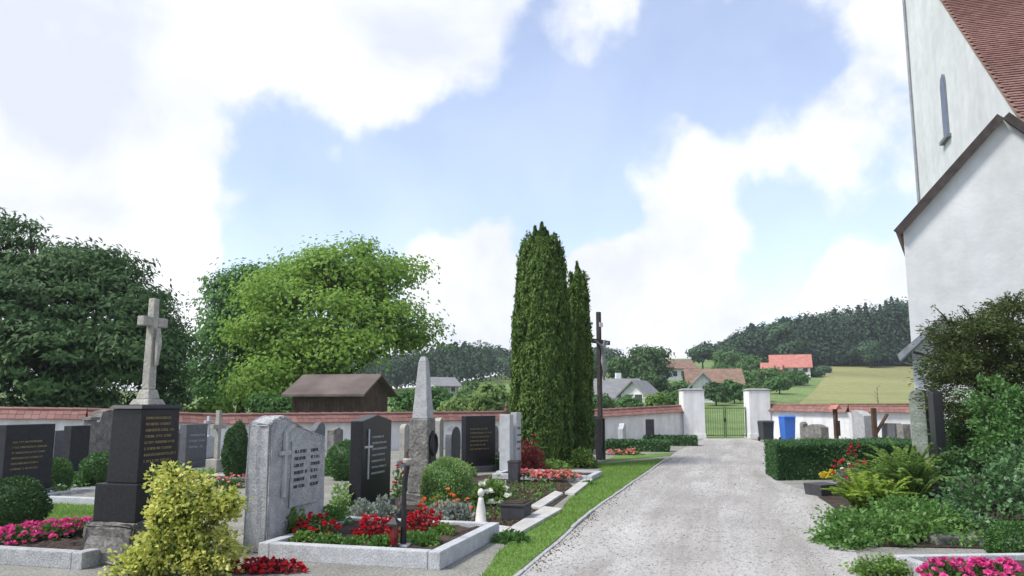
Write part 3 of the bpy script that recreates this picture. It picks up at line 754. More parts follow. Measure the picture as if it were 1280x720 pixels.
def tree(name, label, base, lobes, lm, leaf, per=60, crad=.45, trunk_r=.25, dens=1.0, group=None, cat='tree', limbs=True, shell=.5, flat_=.6, asp=.62):
    """lobes: (centre xyz absolute, radii, n_clumps)"""
    b = Vector(base); t = thing(name, label, cat, b, 0, group)
    Cs, Ts, tips = [], [], []
    for (c, rad, n_cl) in lobes:
        c = Vector(c) - b
        C_, T, cc_ = clumps(int(n_cl * dens), rad, c, per, crad, shell=shell, flat_=flat_)
        Cs.append(C_); Ts.append(T); tips.append((c, cc_))
    C_ = np.concatenate(Cs); T = np.concatenate(Ts); k = C_[:, 2] > .15
    Nf = unit(T) + np.array([0, 0, .55])          # blades face out of and up from their clump, so clumps catch light together
    leaves('crown', C_[k], rnd_dir(len(T))[k] + np.array([0, 0, -.3]), leaf, leaf * asp, M[lm], t, jit=.1, nrm=Nf[k], nj=.42)
    tb = MB()
    mean = sum((c for c, _ in tips), Vector()) / len(tips)
    fork = Vector((mean.x * .3, mean.y * .3, max(.6, mean.z * .38)))
    tb.tube([(0, 0, 0), (fork.x * .4, fork.y * .4, fork.z * .5), fork], [trunk_r * 1.25, trunk_r, trunk_r * .8], 9)
    if limbs:
        for c, cc_ in tips:
            mid = fork.lerp(c, .55) + Vector((random.uniform(-.2, .2), random.uniform(-.2, .2), .15))
            tb.tube([fork, mid, c], [trunk_r * .5, trunk_r * .32, trunk_r * .14], 6)
            for q in cc_[::max(1, len(cc_) // 9)]:
                q = Vector(q); tb.tube([mid.lerp(c, .6), mid.lerp(q, .6) + Vector((0, 0, .1)), q], [trunk_r * .16, trunk_r * .09, trunk_r * .03], 4)
    tb.build('trunk', M['bark'], t, smooth=True)
    return t
def lobe(px, py, rpx, Y, n, ry=None, rzf=.8):
    c = P(px, py, Y); r = rpx * Y / 1000; return (c, (r, ry or r, r * rzf), n)
def hz(px, Y):
    x = P(px, 500, Y).x; return Vector((x, Y, float(hgt(x, Y))))

# ------------------------------------------------------------------ large trees
TY = 40
tree('dense_tree', 'large dark evergreen tree with drooping branches behind the wall at far left', (P(70, 500, 30).x, 30, 0),
     [lobe(-40, 400, 95, 30, 60), lobe(50, 400, 80, 29, 60), lobe(120, 410, 80, 30, 60), lobe(20, 345, 55, 30, 34), lobe(95, 350, 50, 30.5, 34), lobe(150, 370, 42, 30.5, 26),
      lobe(60, 460, 75, 28, 46), lobe(150, 455, 60, 29, 40), lobe(-30, 470, 80, 28, 40), lobe(-60, 330, 60, 31, 30), lobe(-5, 300, 30, 31, 12, rzf=1.2), lobe(40, 310, 18, 31, 6, rzf=1.5), lobe(-40, 290, 40, 31, 14), lobe(120, 335, 22, 30.5, 7), lobe(160, 345, 12, 30.5, 3), lobe(190, 440, 30, 30, 14), lobe(38, 290, 7, 31, 3, rzf=2.6), lobe(15, 278, 7, 31, 3, rzf=2), lobe(70, 322, 8, 31, 3, rzf=1.8), lobe(92, 316, 6, 31, 2, rzf=2), lobe(135, 325, 9, 30.5, 3), lobe(165, 335, 8, 30.5, 3, rzf=1.4)],
     'l_dark', .26, per=150, crad=.50, trunk_r=.3, dens=.66, flat_=.30, asp=.38, shell=.62)
tree('small_tree', 'dark slender tree behind the stone cross, beside the dense evergreen', (P(205, 500, 33).x, 33, 0),
     [lobe(190, 390, 26, 33, 16, rzf=1.1), lobe(212, 425, 22, 33, 16, rzf=1.4), lobe(205, 470, 28, 33, 20, rzf=1.0), lobe(180, 440, 28, 33, 16)],
     'l_dark', .16, per=70, crad=.30, trunk_r=.14)
tree('broadleaf_tree', 'bright green spreading broadleaf tree behind the brown shed', (P(400, 500, TY).x, TY, 0),
     [lobe(400, 400, 90, TY - 1, 46), lobe(420, 345, 42, TY - 1, 20), lobe(395, 335, 26, TY, 9), lobe(470, 350, 45, TY, 20), lobe(455, 318, 15, TY, 4, rzf=1.4), lobe(500, 340, 16, TY, 4),
      lobe(472, 408, 48, TY - 1.5, 26), lobe(508, 420, 24, TY - .5, 9), lobe(360, 375, 48, TY - 2, 20), lobe(350, 425, 45, TY - 3, 18), lobe(345, 470, 32, TY - 4, 12), lobe(330, 488, 22, TY - 4, 7), lobe(430, 445, 48, TY - 3, 18)],
     'l_lime', .22, per=190, crad=.74, trunk_r=.32, dens=.85, shell=.70, flat_=.38)
tree('broadleaf_tree', 'mid green broadleaf tree left of the bright one, behind the wall', (P(300, 500, TY + 3).x, TY + 3, 0),
     [lobe(305, 380, 42, TY + 3, 24), lobe(330, 355, 30, TY + 3, 14), lobe(285, 360, 18, TY + 3, 7), lobe(290, 430, 50, TY + 3, 28), lobe(270, 475, 38, TY + 2, 20), lobe(330, 440, 50, TY + 3, 24), lobe(375, 345, 25, TY + 4, 10), lobe(320, 490, 40, TY + 2, 20)],
     'l_lime2', .24, per=150, crad=.62, trunk_r=.25, dens=.95, flat_=.45, shell=.6)

def thuja(name, label, px, py, pxt, pyt, wpx, n, spikes, rot=0):
    b = G(px, py); Yb = b.y
    H = P(pxt, pyt, Yb).z; r = wpx * Yb / 1000 / 2
    t = thing(name, label, 'tree', b, 0, 'clipped columnar evergreens')
    def rad(z):
        f = z / H
        return r * np.where(f < .12, .90 + .10 * f / .12, np.where(f < .45, 1.0, 1.0 - .40 * ((f - .45) / .55) ** 1.25)) * np.where(f > .82, 1 - .40 * ((f - .82) / .12) ** 1.6, 1.0)
    C_, T_ = [], []
    z = rng.uniform(.005, .93, n) * H; a = rng.uniform(0, 2 * np.pi, n)
    lum = 1 + .06 * np.sin(a * 4 + z * .5) + .05 * np.sin(a * 9 - z * 1.7) + .03 * np.sin(z * 3.5 + a * 3)
    rr = rad(z) * lum * (1 - np.abs(rng.normal(0, .07, n)))
    C_.append(np.column_stack([rr * np.cos(a), rr * np.sin(a), z]))
    T_.append(np.column_stack([np.cos(a) * .55, np.sin(a) * .55, np.ones(n)]))
    for (dx, dy, zt, sr) in spikes:
        m_ = int(n * .035); f = rng.uniform(0, 1, m_)
        rr = sr * r * (1 - f) ** .8 * (1 - np.abs(rng.normal(0, .14, m_))); a = rng.uniform(0, 6.28, m_)
        z0 = H * .76; C_.append(np.column_stack([dx * r + rr * np.cos(a), dy * r + rr * np.sin(a), z0 + f * (zt * H - z0)]))
        T_.append(np.column_stack([np.cos(a) * .4, np.sin(a) * .4, np.ones(m_)]))
    C_ = np.concatenate(C_); T_ = np.concatenate(T_)
    ns = n // 60; zs = rng.uniform(.03, .92, ns) * H; as_ = rng.uniform(0, 6.28, ns); rs = rad(zs) * rng.uniform(.94, 1.01, ns)
    sp = np.column_stack([rs * np.cos(as_), rs * np.sin(as_), zs])   # feathery sprays standing off the surface
    off = rng.uniform(0, 1, (ns, 26, 1)) * np.stack([np.cos(as_) * .05, np.sin(as_) * .05, np.full(ns, .24)], 1)[:, None] + rng.normal(size=(ns, 26, 3)) * np.array([.028, .028, .02])
    C_ = np.concatenate([C_, (sp[:, None] + off).reshape(-1, 3)]); T_ = np.concatenate([T_, np.repeat(np.column_stack([np.cos(as_) * .5, np.sin(as_) * .5, np.ones(ns)]), 26, 0)])
    leaves('crown', C_, T_, .115, .042, M['l_thuja'], t, jit=.28, nrm=np.column_stack([T_[:, 0], T_[:, 1], np.full(len(T_), .25)]), nj=.35)
    prof = [(.88 * float(rad(np.array(f * H))) * k, f * H) for f, k in ((.005, .96), (.1, 1), (.3, 1), (.5, 1), (.7, 1), (.85, .95), (.93, .6))]
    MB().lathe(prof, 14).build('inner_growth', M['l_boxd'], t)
    MB().tube([(0, 0, 0), (0, 0, H * .8)], [.14, .05], 7).build('trunk', M['bark'], t)
    return t
thuja('columnar_thuja', 'tall wide columnar thuja, the larger of the pair by the graves', 678, 583, 680, 279, 71, 44000, [(-.22, 0, .985, .36), (.02, -.1, 1.0, .38), (.22, 0, .965, .36), (-.15, .25, .97, .3), (.15, .2, .985, .3), (-.1, -.3, .955, .3), (.36, -.1, .92, .3), (-.38, -.1, .93, .3)])
thuja('columnar_thuja', 'narrower columnar thuja standing behind the wide one, beside the crucifix', 725, 578, 716, 327, 31, 17000, [(-.05, 0, 1.0, .62), (.15, .1, .965, .5)])

# ------------------------------------------------------------------ shed behind the wall
Ysh = 31
sp_ = Vector((P(468, 500, Ysh).x, Ysh, 0))
sh = thing('shed', 'brown wooden shed with pitched tile roof behind the churchyard wall', 'shed', sp_, R(-14))
W2, D2 = 2.75, 2.6; ez_ = P(400, 500, Ysh).z + .05; rz_ = P(420, 474, Ysh).z
ez_ = 1.98; rz_ = 2.62
bd = MB().add([(-W2, -D2 / 2, 0), (0, -D2 / 2, 0), (0, D2 / 2, 0), (-W2, D2 / 2, 0), (-W2, -D2 / 2, ez_), (0, -D2 / 2, ez_), (0, D2 / 2, ez_), (-W2, D2 / 2, ez_), (-W2, 0, rz_ - .03), (0, 0, rz_ - .03)],
              [(0, 1, 5, 4), (2, 3, 7, 6), (1, 2, 6, 9, 5), (3, 0, 4, 8, 7), (4, 5, 9, 8), (6, 7, 8, 9)]).build('wall', M['shedwood'], sh)
for s_ in (-1, 1):
    e = D2 / 2 + .32; ze = ez_ - (rz_ - ez_) * .32 / (D2 / 2)
    MB().add([(-W2 - .3, s_ * e, ze), (.3, s_ * e, ze), (.3, 0, rz_), (-W2 - .3, 0, rz_), (-W2 - .3, s_ * e, ze + .08), (.3, s_ * e, ze + .08), (.3, 0, rz_ + .08), (-W2 - .3, 0, rz_ + .08)],
             [(3, 2, 1, 0), (4, 5, 6, 7), (0, 1, 5, 4), (1, 2, 6, 5), (2, 3, 7, 6), (3, 0, 4, 7)]).build('roof', M['shedroof'], sh)
for k in range(18):
    MB().box(-W2 + (k + .5) * W2 / 18, -D2 / 2 - .012, .02, W2 / 18 - .015, .02, ez_ - .04).build('board', M['shedwood'], sh)
MB().box(.28, 0, rz_ + .06, .05, .22, .06).build('ridge_cap', M['shedroof'], sh)

# ------------------------------------------------------------------ crucifix
cb = G(751, 575)
Hc = P(751, 390, cb.y).z
cr = thing('crucifix', 'tall dark wooden crucifix with grey figure on an iron shoe', 'crucifix', cb, R(58))
MB().box(0, 0, .35, .12, .11, Hc - .35).build('post', M['crosswood'], cr, bevel=.01)
zb2 = P(751, 427, cb.y).z
for s_ in (-1, 1): MB().box(s_ * .36, 0, zb2 - .06, .60, .09, .12).build('crossbeam', M['crosswood'], cr, bevel=.01)
for s_ in (-1, 1): MB().box(s_ * .115, 0, 0, .07, .16, 1.15).build('iron_shoe', M['iron'], cr, bevel=.006)
MB().box(0, -.075, zb2 + .42, .22, .02, .12).build('plaque', M['ceramic'], cr)
def skin_fig(name, J, E, material, parent, root=0, sub=2):
    me = bpy.data.meshes.new(name); me.from_pydata([j[:3] for j in J], E, []); o = bpy.data.objects.new(name, me); COL.objects.link(o)
    sk = o.modifiers.new('skin', 'SKIN')
    for i, j in enumerate(J):
        me.skin_vertices[0].data[i].radius = (j[3], j[3] * (j[4] if len(j) > 4 else 1)); me.skin_vertices[0].data[i].use_root = (i == root)
    ss = o.modifiers.new('sub', 'SUBSURF'); ss.levels = sub; ss.render_levels = sub
    dg = bpy.context.evaluated_depsgraph_get(); m2 = bpy.data.meshes.new_from_object(o.evaluated_get(dg)); bpy.data.objects.remove(o)
    for p in m2.polygons: p.use_smooth = True
    return link(name, m2, material, parent)
zf = zb2 - .10; y_ = -.13
J = [(0, y_ - .02, zf - .55, .085), (0, y_ - .03, zf - .38, .075), (0, y_ - .03, zf - .18, .10), (0, y_ - .02, zf - .06, .06), (.02, y_ - .05, zf + .02, .04), (.035, y_ - .08, zf + .10, .062), (.035, y_ - .075, zf + .17, .05),
     (.13, y_ - .02, zf - .05, .048), (.30, y_, zf + .02, .036), (.47, y_ + .03, zf + .10, .026), (.55, y_ + .04, zf + .12, .028),
     (-.13, y_ - .02, zf - .05, .048), (-.30, y_, zf + .02, .036), (-.47, y_ + .03, zf + .10, .026), (-.55, y_ + .04, zf + .12, .028),
     (.06, y_ - .03, zf - .68, .07), (.055, y_ - .10, zf - .92, .05), (.03, y_ - .02, zf - 1.2, .034), (.02, y_ - .07, zf - 1.27, .03),
     (-.06, y_ - .03, zf - .68, .07), (-.045, y_ - .10, zf - .92, .05), (-.02, y_ - .02, zf - 1.2, .034), (-.015, y_ - .07, zf - 1.27, .03)]
E_ = [(0, 1), (1, 2), (2, 3), (3, 4), (4, 5), (5, 6), (2, 7), (7, 8), (8, 9), (9, 10), (2, 11), (11, 12), (12, 13), (13, 14), (0, 15), (15, 16), (16, 17), (17, 18), (0, 19), (19, 20), (20, 21), (21, 22)]
J = [(j[0] * .86, y_ * .8 + (j[1] - y_) * .86, zb2 + (j[2] - zb2) * .80, j[3] * .78) for j in J]
skin_fig('figure', J, E_, M['corpus'], cr)

# ------------------------------------------------------------------ waste bins
def bin_(px, py, Hb, material, label):
    b = G(px, py); t = thing('wheeled_bin', label, 'bin', b, R(6))
    MB().frustum(0, 0, .06, Hb - .08, (.42, .48), (.50, .56)).build('body', M[material], t, bevel=.02)
    MB().frustum(0, -.02, Hb - .078, Hb, (.54, .62), (.46, .5)).build('lid', M[material], t, bevel=.015)
    MB().tube([(-.22, .32, Hb - .1), (.22, .32, Hb - .1)], .02, 6).build('handle', M[material], t)
    for s_ in (-1, 1): MB().tube([(s_ * .2, .22, .09), (s_ * .25, .22, .09)], .09, 10).build('wheel', M['iron'], t)
bin_(958, 551.5, .86, 'bingrey', 'dark grey wheeled bin leaning against the right gate pier')
bin_(985, 552, 1.08, 'binblue', 'bright blue wheeled bin by the wall right of the gate')

# ------------------------------------------------------------------ left foreground: black monument with stone cross
mb = G(160, 704) + E2 * -.1 + E1 * .25
mt = thing('grave_monument', 'tall black granite monument topped by a pale stone cross', 'gravestone', mb, RG)
ro_ = MB().box(0, 0, 0, .86, .60, .40).build('rough_base', M['oldstone'], mt, bevel=.05, cuts=3, rough=.022)
MB().box(0, 0, .40, .74, .50, .37).build('plinth', M['black'], mt, bevel=.012)
MB().frustum(0, 0, .772, 1.50, (.60, .37), (.57, .35)).build('shaft', M['black'], mt, bevel=.008)
MB().frustum(0, 0, 1.502, 1.54, (.64, .41), (.58, .36)).build('cornice', M['matteblack'], mt, bevel=.006)
inscription('inscription', -.23, .24, .95, 1.44, -.189, 8, M['gold'], mt, .52, 3)
MB().frustum(0, 0, 1.542, 1.60, (.28, .24), (.22, .19)).frustum(0, 0, 1.601, 1.70, (.18, .16), (.13, .12)).build('cross_foot', M['limestone'], mt, bevel=.012)
cs = MB().frustum(0, 0, 1.702, 2.66, (.105, .095), (.08, .075), off=(0, 0))
cs.build('cross_shaft', M['limestone'], mt, bevel=.012)
for s_ in (-1, 1): MB().box(s_ * .115, 0, 2.36, .14, .085, .10).build('cross_arm', M['limestone'], mt, bevel=.012)
MB().tube([(0, -.075, 1.95), (0, -.09, 2.2), (0, -.08, 2.34)], [.02, .035, .02], 6).build('relief', M['limestone'], mt)

# grey rough headstone and its kerbed grave
hb = G(361, 680)
hs = thing('headstone', 'large rough grey granite headstone with dark lettering in the foreground', 'gravestone', hb + E2 * -.05, RG)
a = .60
poly = [(-a, 0), (a, 0), (a, 1.16), (a * .72, 1.20), (a * .2, 1.27), (-a * .25, 1.36), (-a * .55, 1.42), (-a * .8, 1.39), (-a, 1.34)]
MB().extrude_xz(poly, -.14, .14).build('stone', M['granite'], hs, bevel=.03, cuts=4, rough=.013)
MB().extrude_xz([(-.2, .42), (.44, .42), (.44, 1.10), (.1, 1.14), (-.2, 1.14)], -.163, -.148).build('panel', M['granite'], hs, bevel=.004)
inscription('inscription', -.14, .16, .60, 1.06, -.168, 6, M['leadletter'], hs, .6, 11)
inscription('inscription', .22, .41, .60, 1.06, -.168, 6, M['leadletter'], hs, .6, 12)
latin_cross(MB(), -.34, .55, .20, .72, .045, -.165, .04).build('cross', M['granite2'], hs, bevel=.006)
# kerb: corners from the photograph
kA, kB, kC = G(322, 700), G(545, 716), G(596, 672)
ck = (kA + kC) / 2 + Vector((-.05, .05, 0))
lenL = (kB - kA).dot(E2); lenS = (kC - kB).dot(E1)
kc = kA + E2 * (lenL / 2) + E1 * (lenS / 2)
print('kerb', lenL, lenS)
grave_kerb(kc, RG, lenS, lenL, .17, 'grey granite kerb round the red begonia grave in the foreground', 'granite2', 'soil', .12)
def onb(px, py, h): return G(px, py, h)
reds = [(395, 672, .23, 'red begonias under the grey headstone lettering'), (470, 672, .24, 'red begonias in the middle of the kerbed grave, left of the dark post'), (527, 664, .22, 'red begonias at the path end of the kerbed grave, right of the dark post')]
for px, py, r_, lab in reds:
    b = G(px, py, .12); flower('red_begonia', lab, (b.x, b.y, .12), r_, .22, 'l_redleaf' if px != 395 else 'l_begonia', 'f_red', 420, 130, .05, .042, group='red begonias on the kerbed grave')
b = G(362, 668, .12); flower('leafy_plant', 'bright green leafy plant at the foot of the grey headstone', (b.x, b.y, .12), .22, .30, 'l_fern', None, 700, 0, .06, cat='plant')
b = G(430, 640, .12); flower('leafy_plant', 'yellow green leafy plant between the grey headstone and black headstone', (b.x, b.y, 0), .24, .55, 'l_boxp', None, 900, 0, .06, cat='plant')
b = G(520, 674, .12); flower('ground_cover_plant', 'low green ground cover inside the right corner of the granite kerb', (b.x, b.y, .12), .26, .09, 'l_ground', None, 700, 0, .04, cat='plant')
b = G(444, 680, .12); flower('ground_cover_plant', 'low green ground cover along the front kerb below the red begonias', (b.x, b.y, .12), .18, .08, 'l_ground', None, 600, 0, .04, cat='plant')
b = G(335, 715); flower('red_begonia', 'dark red begonias at the bottom edge in front of the kerb', (b.x, b.y, 0), .30, .12, 'l_redleaf', 'f_red', 600, 120, .05, .042, aspect=(1.2, .6))
for px, py, r_, lm_, lab in ((478, 683, .17, 'l_ground', 'low green ground cover at the front of the kerbed grave beside the lantern'), (552, 668, .16, 'l_fern', 'light green ground cover at the tip of the kerbed grave'), (532, 680, .17, 'l_ground', 'green ground cover in the front right corner of the kerbed grave'), (412, 681, .17, 'l_ground', 'green ground cover at the front left of the kerbed grave'), (380, 678, .15, 'l_fern', 'light green ground cover by the left kerb corner'), (415, 655, .25, 'l_ground', 'green leafy filler behind the begonias under the headstone'), (455, 648, .22, 'l_silver', 'grey green filler between begonias and black headstone'), (345, 660, .20, 'l_fernl', 'lime green plant at the left corner of the grey headstone')):
    b = G(px, py, .12); flower('ground_cover_plant', lab, (b.x, b.y, .12), r_, .12 if py > 665 else .26, lm_, None, 900, 0, .045, cat='plant')
# holy-water post with dark lantern
b = G(504, 682, .12)
po = thing('grave_post', 'slim dark wrought iron post with small pale font on the begonia grave', 'post', (b.x, b.y, .12), RG)
MB().tube([(0, 0, 0), (0, 0, .58), (0, -.03, .80)], [.035, .024, .03], 8).build('shaft', M['iron'], po)
MB().lathe([(.015, .80), (.045, .83), (.05, .86), (.035, .875)], 12, (0, -.03, 0)).build('bowl', M['limestone'], po)
MB().tube([(0, -.03, .86), (0, -.02, .93), (.05, -.02, .96)], [.018, .016, .01], 6).build('finial', M['bronze'], po)
MB().box(-.02, -.02, .0, .16, .13, .02).build('foot_plate', M['granite2'], po, bevel=.004)
b = G(492, 684, .12)
ln_ = thing('grave_lantern', 'dark red grave lantern beside the slim iron post', 'lantern', (b.x, b.y, .12), RG)
MB().box(0, 0, 0, .11, .11, .02).build('foot', M['iron'], ln_); MB().box(0, 0, .21, .12, .12, .02).build('rim', M['iron'], ln_)
MB().lathe([(.042, .021), (.046, .1), (.042, .205)], 12).build('glass', M['redglass'], ln_)
MB().frustum(0, 0, .231, .29, (.11, .11), (.03, .03)).build('lid', M['iron'], ln_)

# variegated shrub in front of the monument
b = G(232, 722)
vg = thing('variegated_shrub', 'yellow and green variegated shrub in front of the black monument', 'bush', (b.x - .02, b.y + .1, 0))
Cs, Ts = [], []
for (px, py, r_, n_) in ((235, 620, .24, 26), (210, 600, .13, 10), (260, 650, .24, 28), (215, 668, .26, 30), (270, 690, .22, 22), (190, 702, .18, 14), (230, 715, .3, 26), (285, 625, .12, 8), (160, 712, .15, 9), (205, 640, .14, 10)):
    c = P(px, py, b.y + .1) - Vector((b.x - .02, b.y + .1, 0)); C_, T, _ = clumps(int(n_ * 1.6), (r_, r_, r_ * .9), c, 46, .055, zmin=-.9); Cs.append(C_); Ts.append(T)
C_ = np.concatenate(Cs); T = np.concatenate(Ts); k = C_[:, 2] > .01; C_, T = C_[k], T[k]; sel = rng.random(len(C_)) < .88
leaves('foliage', C_[sel], T[sel], .046, .031, M['l_gold'], vg, jit=.6); leaves('foliage', C_[~sel] * np.array([.92, .92, 1]), T[~sel], .055, .036, M['l_goldg'], vg, jit=.6)
tb = MB()
for k in range(9):
    q = Vector((random.uniform(-.4, .35), random.uniform(-.2, .2), random.uniform(.4, .75))); tb.tube([(q.x * .15, q.y * .15, 0), q * .55, q], [.014, .010, .004], 5)
tb.build('stems', M['bark'], vg)

# far left grave
topiary('round_boxwood', 'dark round boxwood ball beside the pink flowers at far left', G(8, 668), (.44, .44, .36), 'l_boxd', 9000, .035)
kc2 = G(40, 708) + E1 * .6 + E2 * -.15
grave_kerb(kc2, RG, 1.25, 1.5, .16, 'grey kerb round the pink flower grave at far left', 'granite', 'soil', .12)
for i, (px, py, r_, lab) in enumerate([(22, 678, .22, 'pink begonias nearest the left picture edge'), (62, 672, .24, 'pink begonias in the middle of the far left grave'), (95, 668, .20, 'pink begonias at the right end of the far left grave')]):
    b = G(px, py, .12); flower('pink_begonia', lab, (b.x, b.y, .12), r_, .17, 'l_begonia', 'f_pink', 420, 95, .05, .045, group='pink begonias on the far left grave')
headstone(26, 626, 1.22, .95, .20, 'wide black headstone with grey sloping top behind the boxwood at far left', 'matteblack', 'flat', 'gold', rows=6, rz=RG)

# second row
headstone(462, 646, 1.40, .95, .18, 'tall black headstone with silver cross and lettering behind the red begonias', 'black', 'peak', 'silver', 'side', rows=7, plinth=.2)
# obelisk
ob = G(527, 630)
t = thing('obelisk', 'tall grey stone obelisk on a weathered plinth with wreath', 'gravestone', ob, RG)
MB().box(0, 0, 0, .60, .54, .18).build('base', M['oldstone'], t, bevel=.03, cuts=2, rough=.01)
MB().frustum(0, 0, .182, 1.32, (.38, .34), (.34, .30)).build('plinth', M['oldstone'], t, bevel=.02)
MB().frustum(0, 0, 1.322, 2.22, (.29, .26), (.14, .13)).frustum(0, 0, 2.2201, 2.30, (.14, .13), (.09, .08)).build('shaft', M['granite'], t, bevel=.012)
MB().extrude_xz([(-.12, .55), (.12, .55), (.12, 1.05), (0, 1.14), (-.12, 1.05)], -.185, -.15).build('plaque', M['matteblack'], t, bevel=.006)
wr = MB(); 
for k in range(20):
    q = k / 20 * 6.283; wr.tube([(.13 * math.cos(q), -.195, .92 + .16 * math.sin(q)), (.13 * math.cos(q + .33), -.195, .92 + .16 * math.sin(q + .33))], .022, 5)
wr.build('wreath', M['iron'], t)
headstone(598, 590, 1.28, .95, .16, 'black headstone with shiny face between the round bush and pale stele', 'black', 'flat', 'gold', rows=6, plinth=.14, rz=RG - R(28))
headstone(645, 592, 1.36, .40, .14, 'pale narrow upright stele with small figure beside the wide thuja', 'granite2', 'flat', 'leadletter', rows=4, plinth=.10)
b = G(633, 594); t = thing('headstone', 'pale square column left of the narrow stele near the thuja', 'gravestone', b, RG)
MB().box(0, 0, 0, .42, .36, .10).build('plinth', M['granite2'], t, bevel=.01); MB().box(0, 0, .102, .28, .24, 1.22).build('stone', M['granite2'], t, bevel=.012)
MB().lathe([(.05, 1.325), (.06, 1.40), (.035, 1.47), (.045, 1.50), (.02, 1.56)], 10).build('ornament', M['bronze'], t)
# bushes and flowers of the second row
topiary('round_bush', 'pale green clipped round bush in front of the obelisk', G(558, 637), (.39, .39, .40), 'l_boxp', 9000, .035, core='l_box')
b = G(548, 648); flower('orange_flowers', 'orange flowers growing in front of the pale round bush', (b.x, b.y, 0), .26, .36, 'l_fern', 'f_orange', 500, 34, .06, .05)
b = G(570, 652); flower('silver_plant', 'silvery grey foliage plant with orange blooms below the round bush', (b.x, b.y, 0), .30, .30, 'l_silver', 'f_orange', 800, 14, .06, .05, cat='plant')
b = G(540, 660); flower('silver_plant', 'silvery grey foliage plant right of the slim iron post', (b.x, b.y, 0), .26, .30, 'l_silver', None, 800, 0, .06, cat='plant')
b = G(478, 652); flower('silver_plant', 'silvery plant at the foot of the tall black headstone', (b.x, b.y, 0), .22, .34, 'l_silver', None, 600, 0, .06, cat='plant')
b = G(612, 630); flower('white_flowers', 'white hydrangea with green leaves left of the square planter', (b.x, b.y, 0), .34, .40, 'l_fern', 'f_white', 900, 16, .09, .09, per=14)
b = G(585, 628); flower('leafy_plant', 'green leafy plant between the round bush and the white flowers', (b.x, b.y, 0), .22, .34, 'l_ground', None, 700, 0, .07, cat='plant')
b = G(505, 622); flower('red_flowers', 'small red flowers at the foot of the obelisk', (b.x, b.y, 0), .24, .52, 'l_begonia', 'f_red', 600, 40, .06, .045)
flat('soil_bed', inset([G(528, 668), G(640, 672), G(720, 612), G(700, 594), G(610, 594), G(560, 600), G(440, 640), G(430, 660)]), .016, M['soil'])
V_ = scatter(inset([G(540, 664), G(640, 668), G(712, 612), G(690, 600), G(610, 604)]), 2600)
Cb = np.column_stack([V_, np.full(len(V_), .03)]); 
o = leaves('leaf_litter', Cb, rng.normal(size=Cb.shape) * np.array([1, 1, .25]), .05, .03, M['l_brown']); tag(o, 'dry leaves and sprigs lying on the dark soil bed', 'leaves', kind='stuff')
V_ = scatter(inset([G(560, 655), G(640, 650), G(700, 612), G(680, 604), G(620, 612)]), 900)
Cb = np.column_stack([V_, rng.uniform(.02, .12, len(V_))])
o = leaves('ground_cover_plant', Cb, rng.normal(size=Cb.shape) + np.array([0, 0, 1]), .07, .035, M['l_ground']); tag(o, 'sparse green ground cover sprouting from the dark soil bed', 'plants', kind='stuff')
# small white cone figure and dark planters
b = G(601, 658); t = thing('grave_ornament', 'small white ceramic figure standing on the dark soil bed', 'ornament', b, RG)
MB().lathe([(.10, 0), (.10, .02), (.075, .03), (.06, .2), (.035, .33), (.03, .36)], 14).build('body', M['ceramic'], t, smooth=True)
MB().lathe([(.01, .36), (.04, .39), (.045, .43), (.03, .46), (.005, .475)], 12).build('head', M['ceramic'], t, smooth=True)
def planter(px, py, sx, sy, sz, label, material='terracotta'):
    b = G(px, py); t = thing('stone_planter', label, 'planter', b, RG)
    MB().frustum(0, 0, 0, sz, (sx * .9, sy * .9), (sx, sy)).build('body', M[material], t, bevel=.01)
    MB().box(0, 0, sz + .001, sx * 1.06, sy * 1.06, .03).build('rim', M[material], t, bevel=.006)
    MB().box(0, 0, sz + .032, sx * .86, sy * .86, .012).build('soil', M['soil'], t)
planter(645, 650, .40, .34, .20, 'low dark stone planter on the soil bed behind the paving slab')
planter(643, 604, .22, .22, .40, 'tall dark square planter below the pale stele')
planter(572, 650, .5, .24, .14, 'low dark stone bowl behind the white ceramic figure', 'darkgrey')
# paving slabs along the lawn
def slab(pxs, label, h=.05):
    q = [G(*p) for p in pxs]; c = sum(q, Vector()) / len(q)
    b = MB(); n = len(q); b.add([(p.x - c.x, p.y - c.y, 0) for p in q] + [(p.x - c.x, p.y - c.y, h) for p in q], [tuple(range(n - 1, -1, -1)), tuple(range(n, 2 * n))] + [(i, (i + 1) % n, n + (i + 1) % n, n + i) for i in range(n)])
    o = b.build('paving_slab', M['concrete'], None, bevel=.006); o.location = (c.x, c.y, .004); return tag(o, label, 'paving slab', 'pale slabs along the grass strip')
slab([(630, 669), (650, 671), (703, 640), (680, 637)], 'nearest pale paving slab, edging the dark soil bed')
slab([(662, 637), (676, 639), (704, 620), (694, 617)], 'pale kerb slab behind the nearest slab, beside the grass')
slab([(706, 619), (718, 621), (745, 599), (735, 597)], 'far pale kerb slab beside the rose coloured flower bed')
slab([(588, 668), (628, 674), (640, 664), (604, 659)], 'grey slab between the granite kerb and the soil bed')
# pave in front of the kerb: weedy crack tuft
b = G(640, 678); flower('weed_tuft', 'tuft of dark green weed at the corner of the paving slab', (b.x, b.y, 0), .22, .13, 'l_box', None, 420, 0, .07, cat='plant')
b = G(735, 606); flower('weed_tuft', 'small green weed by the far kerb slab', (b.x, b.y, 0), .2, .09, 'l_box', None, 220, 0, .06, cat='plant')
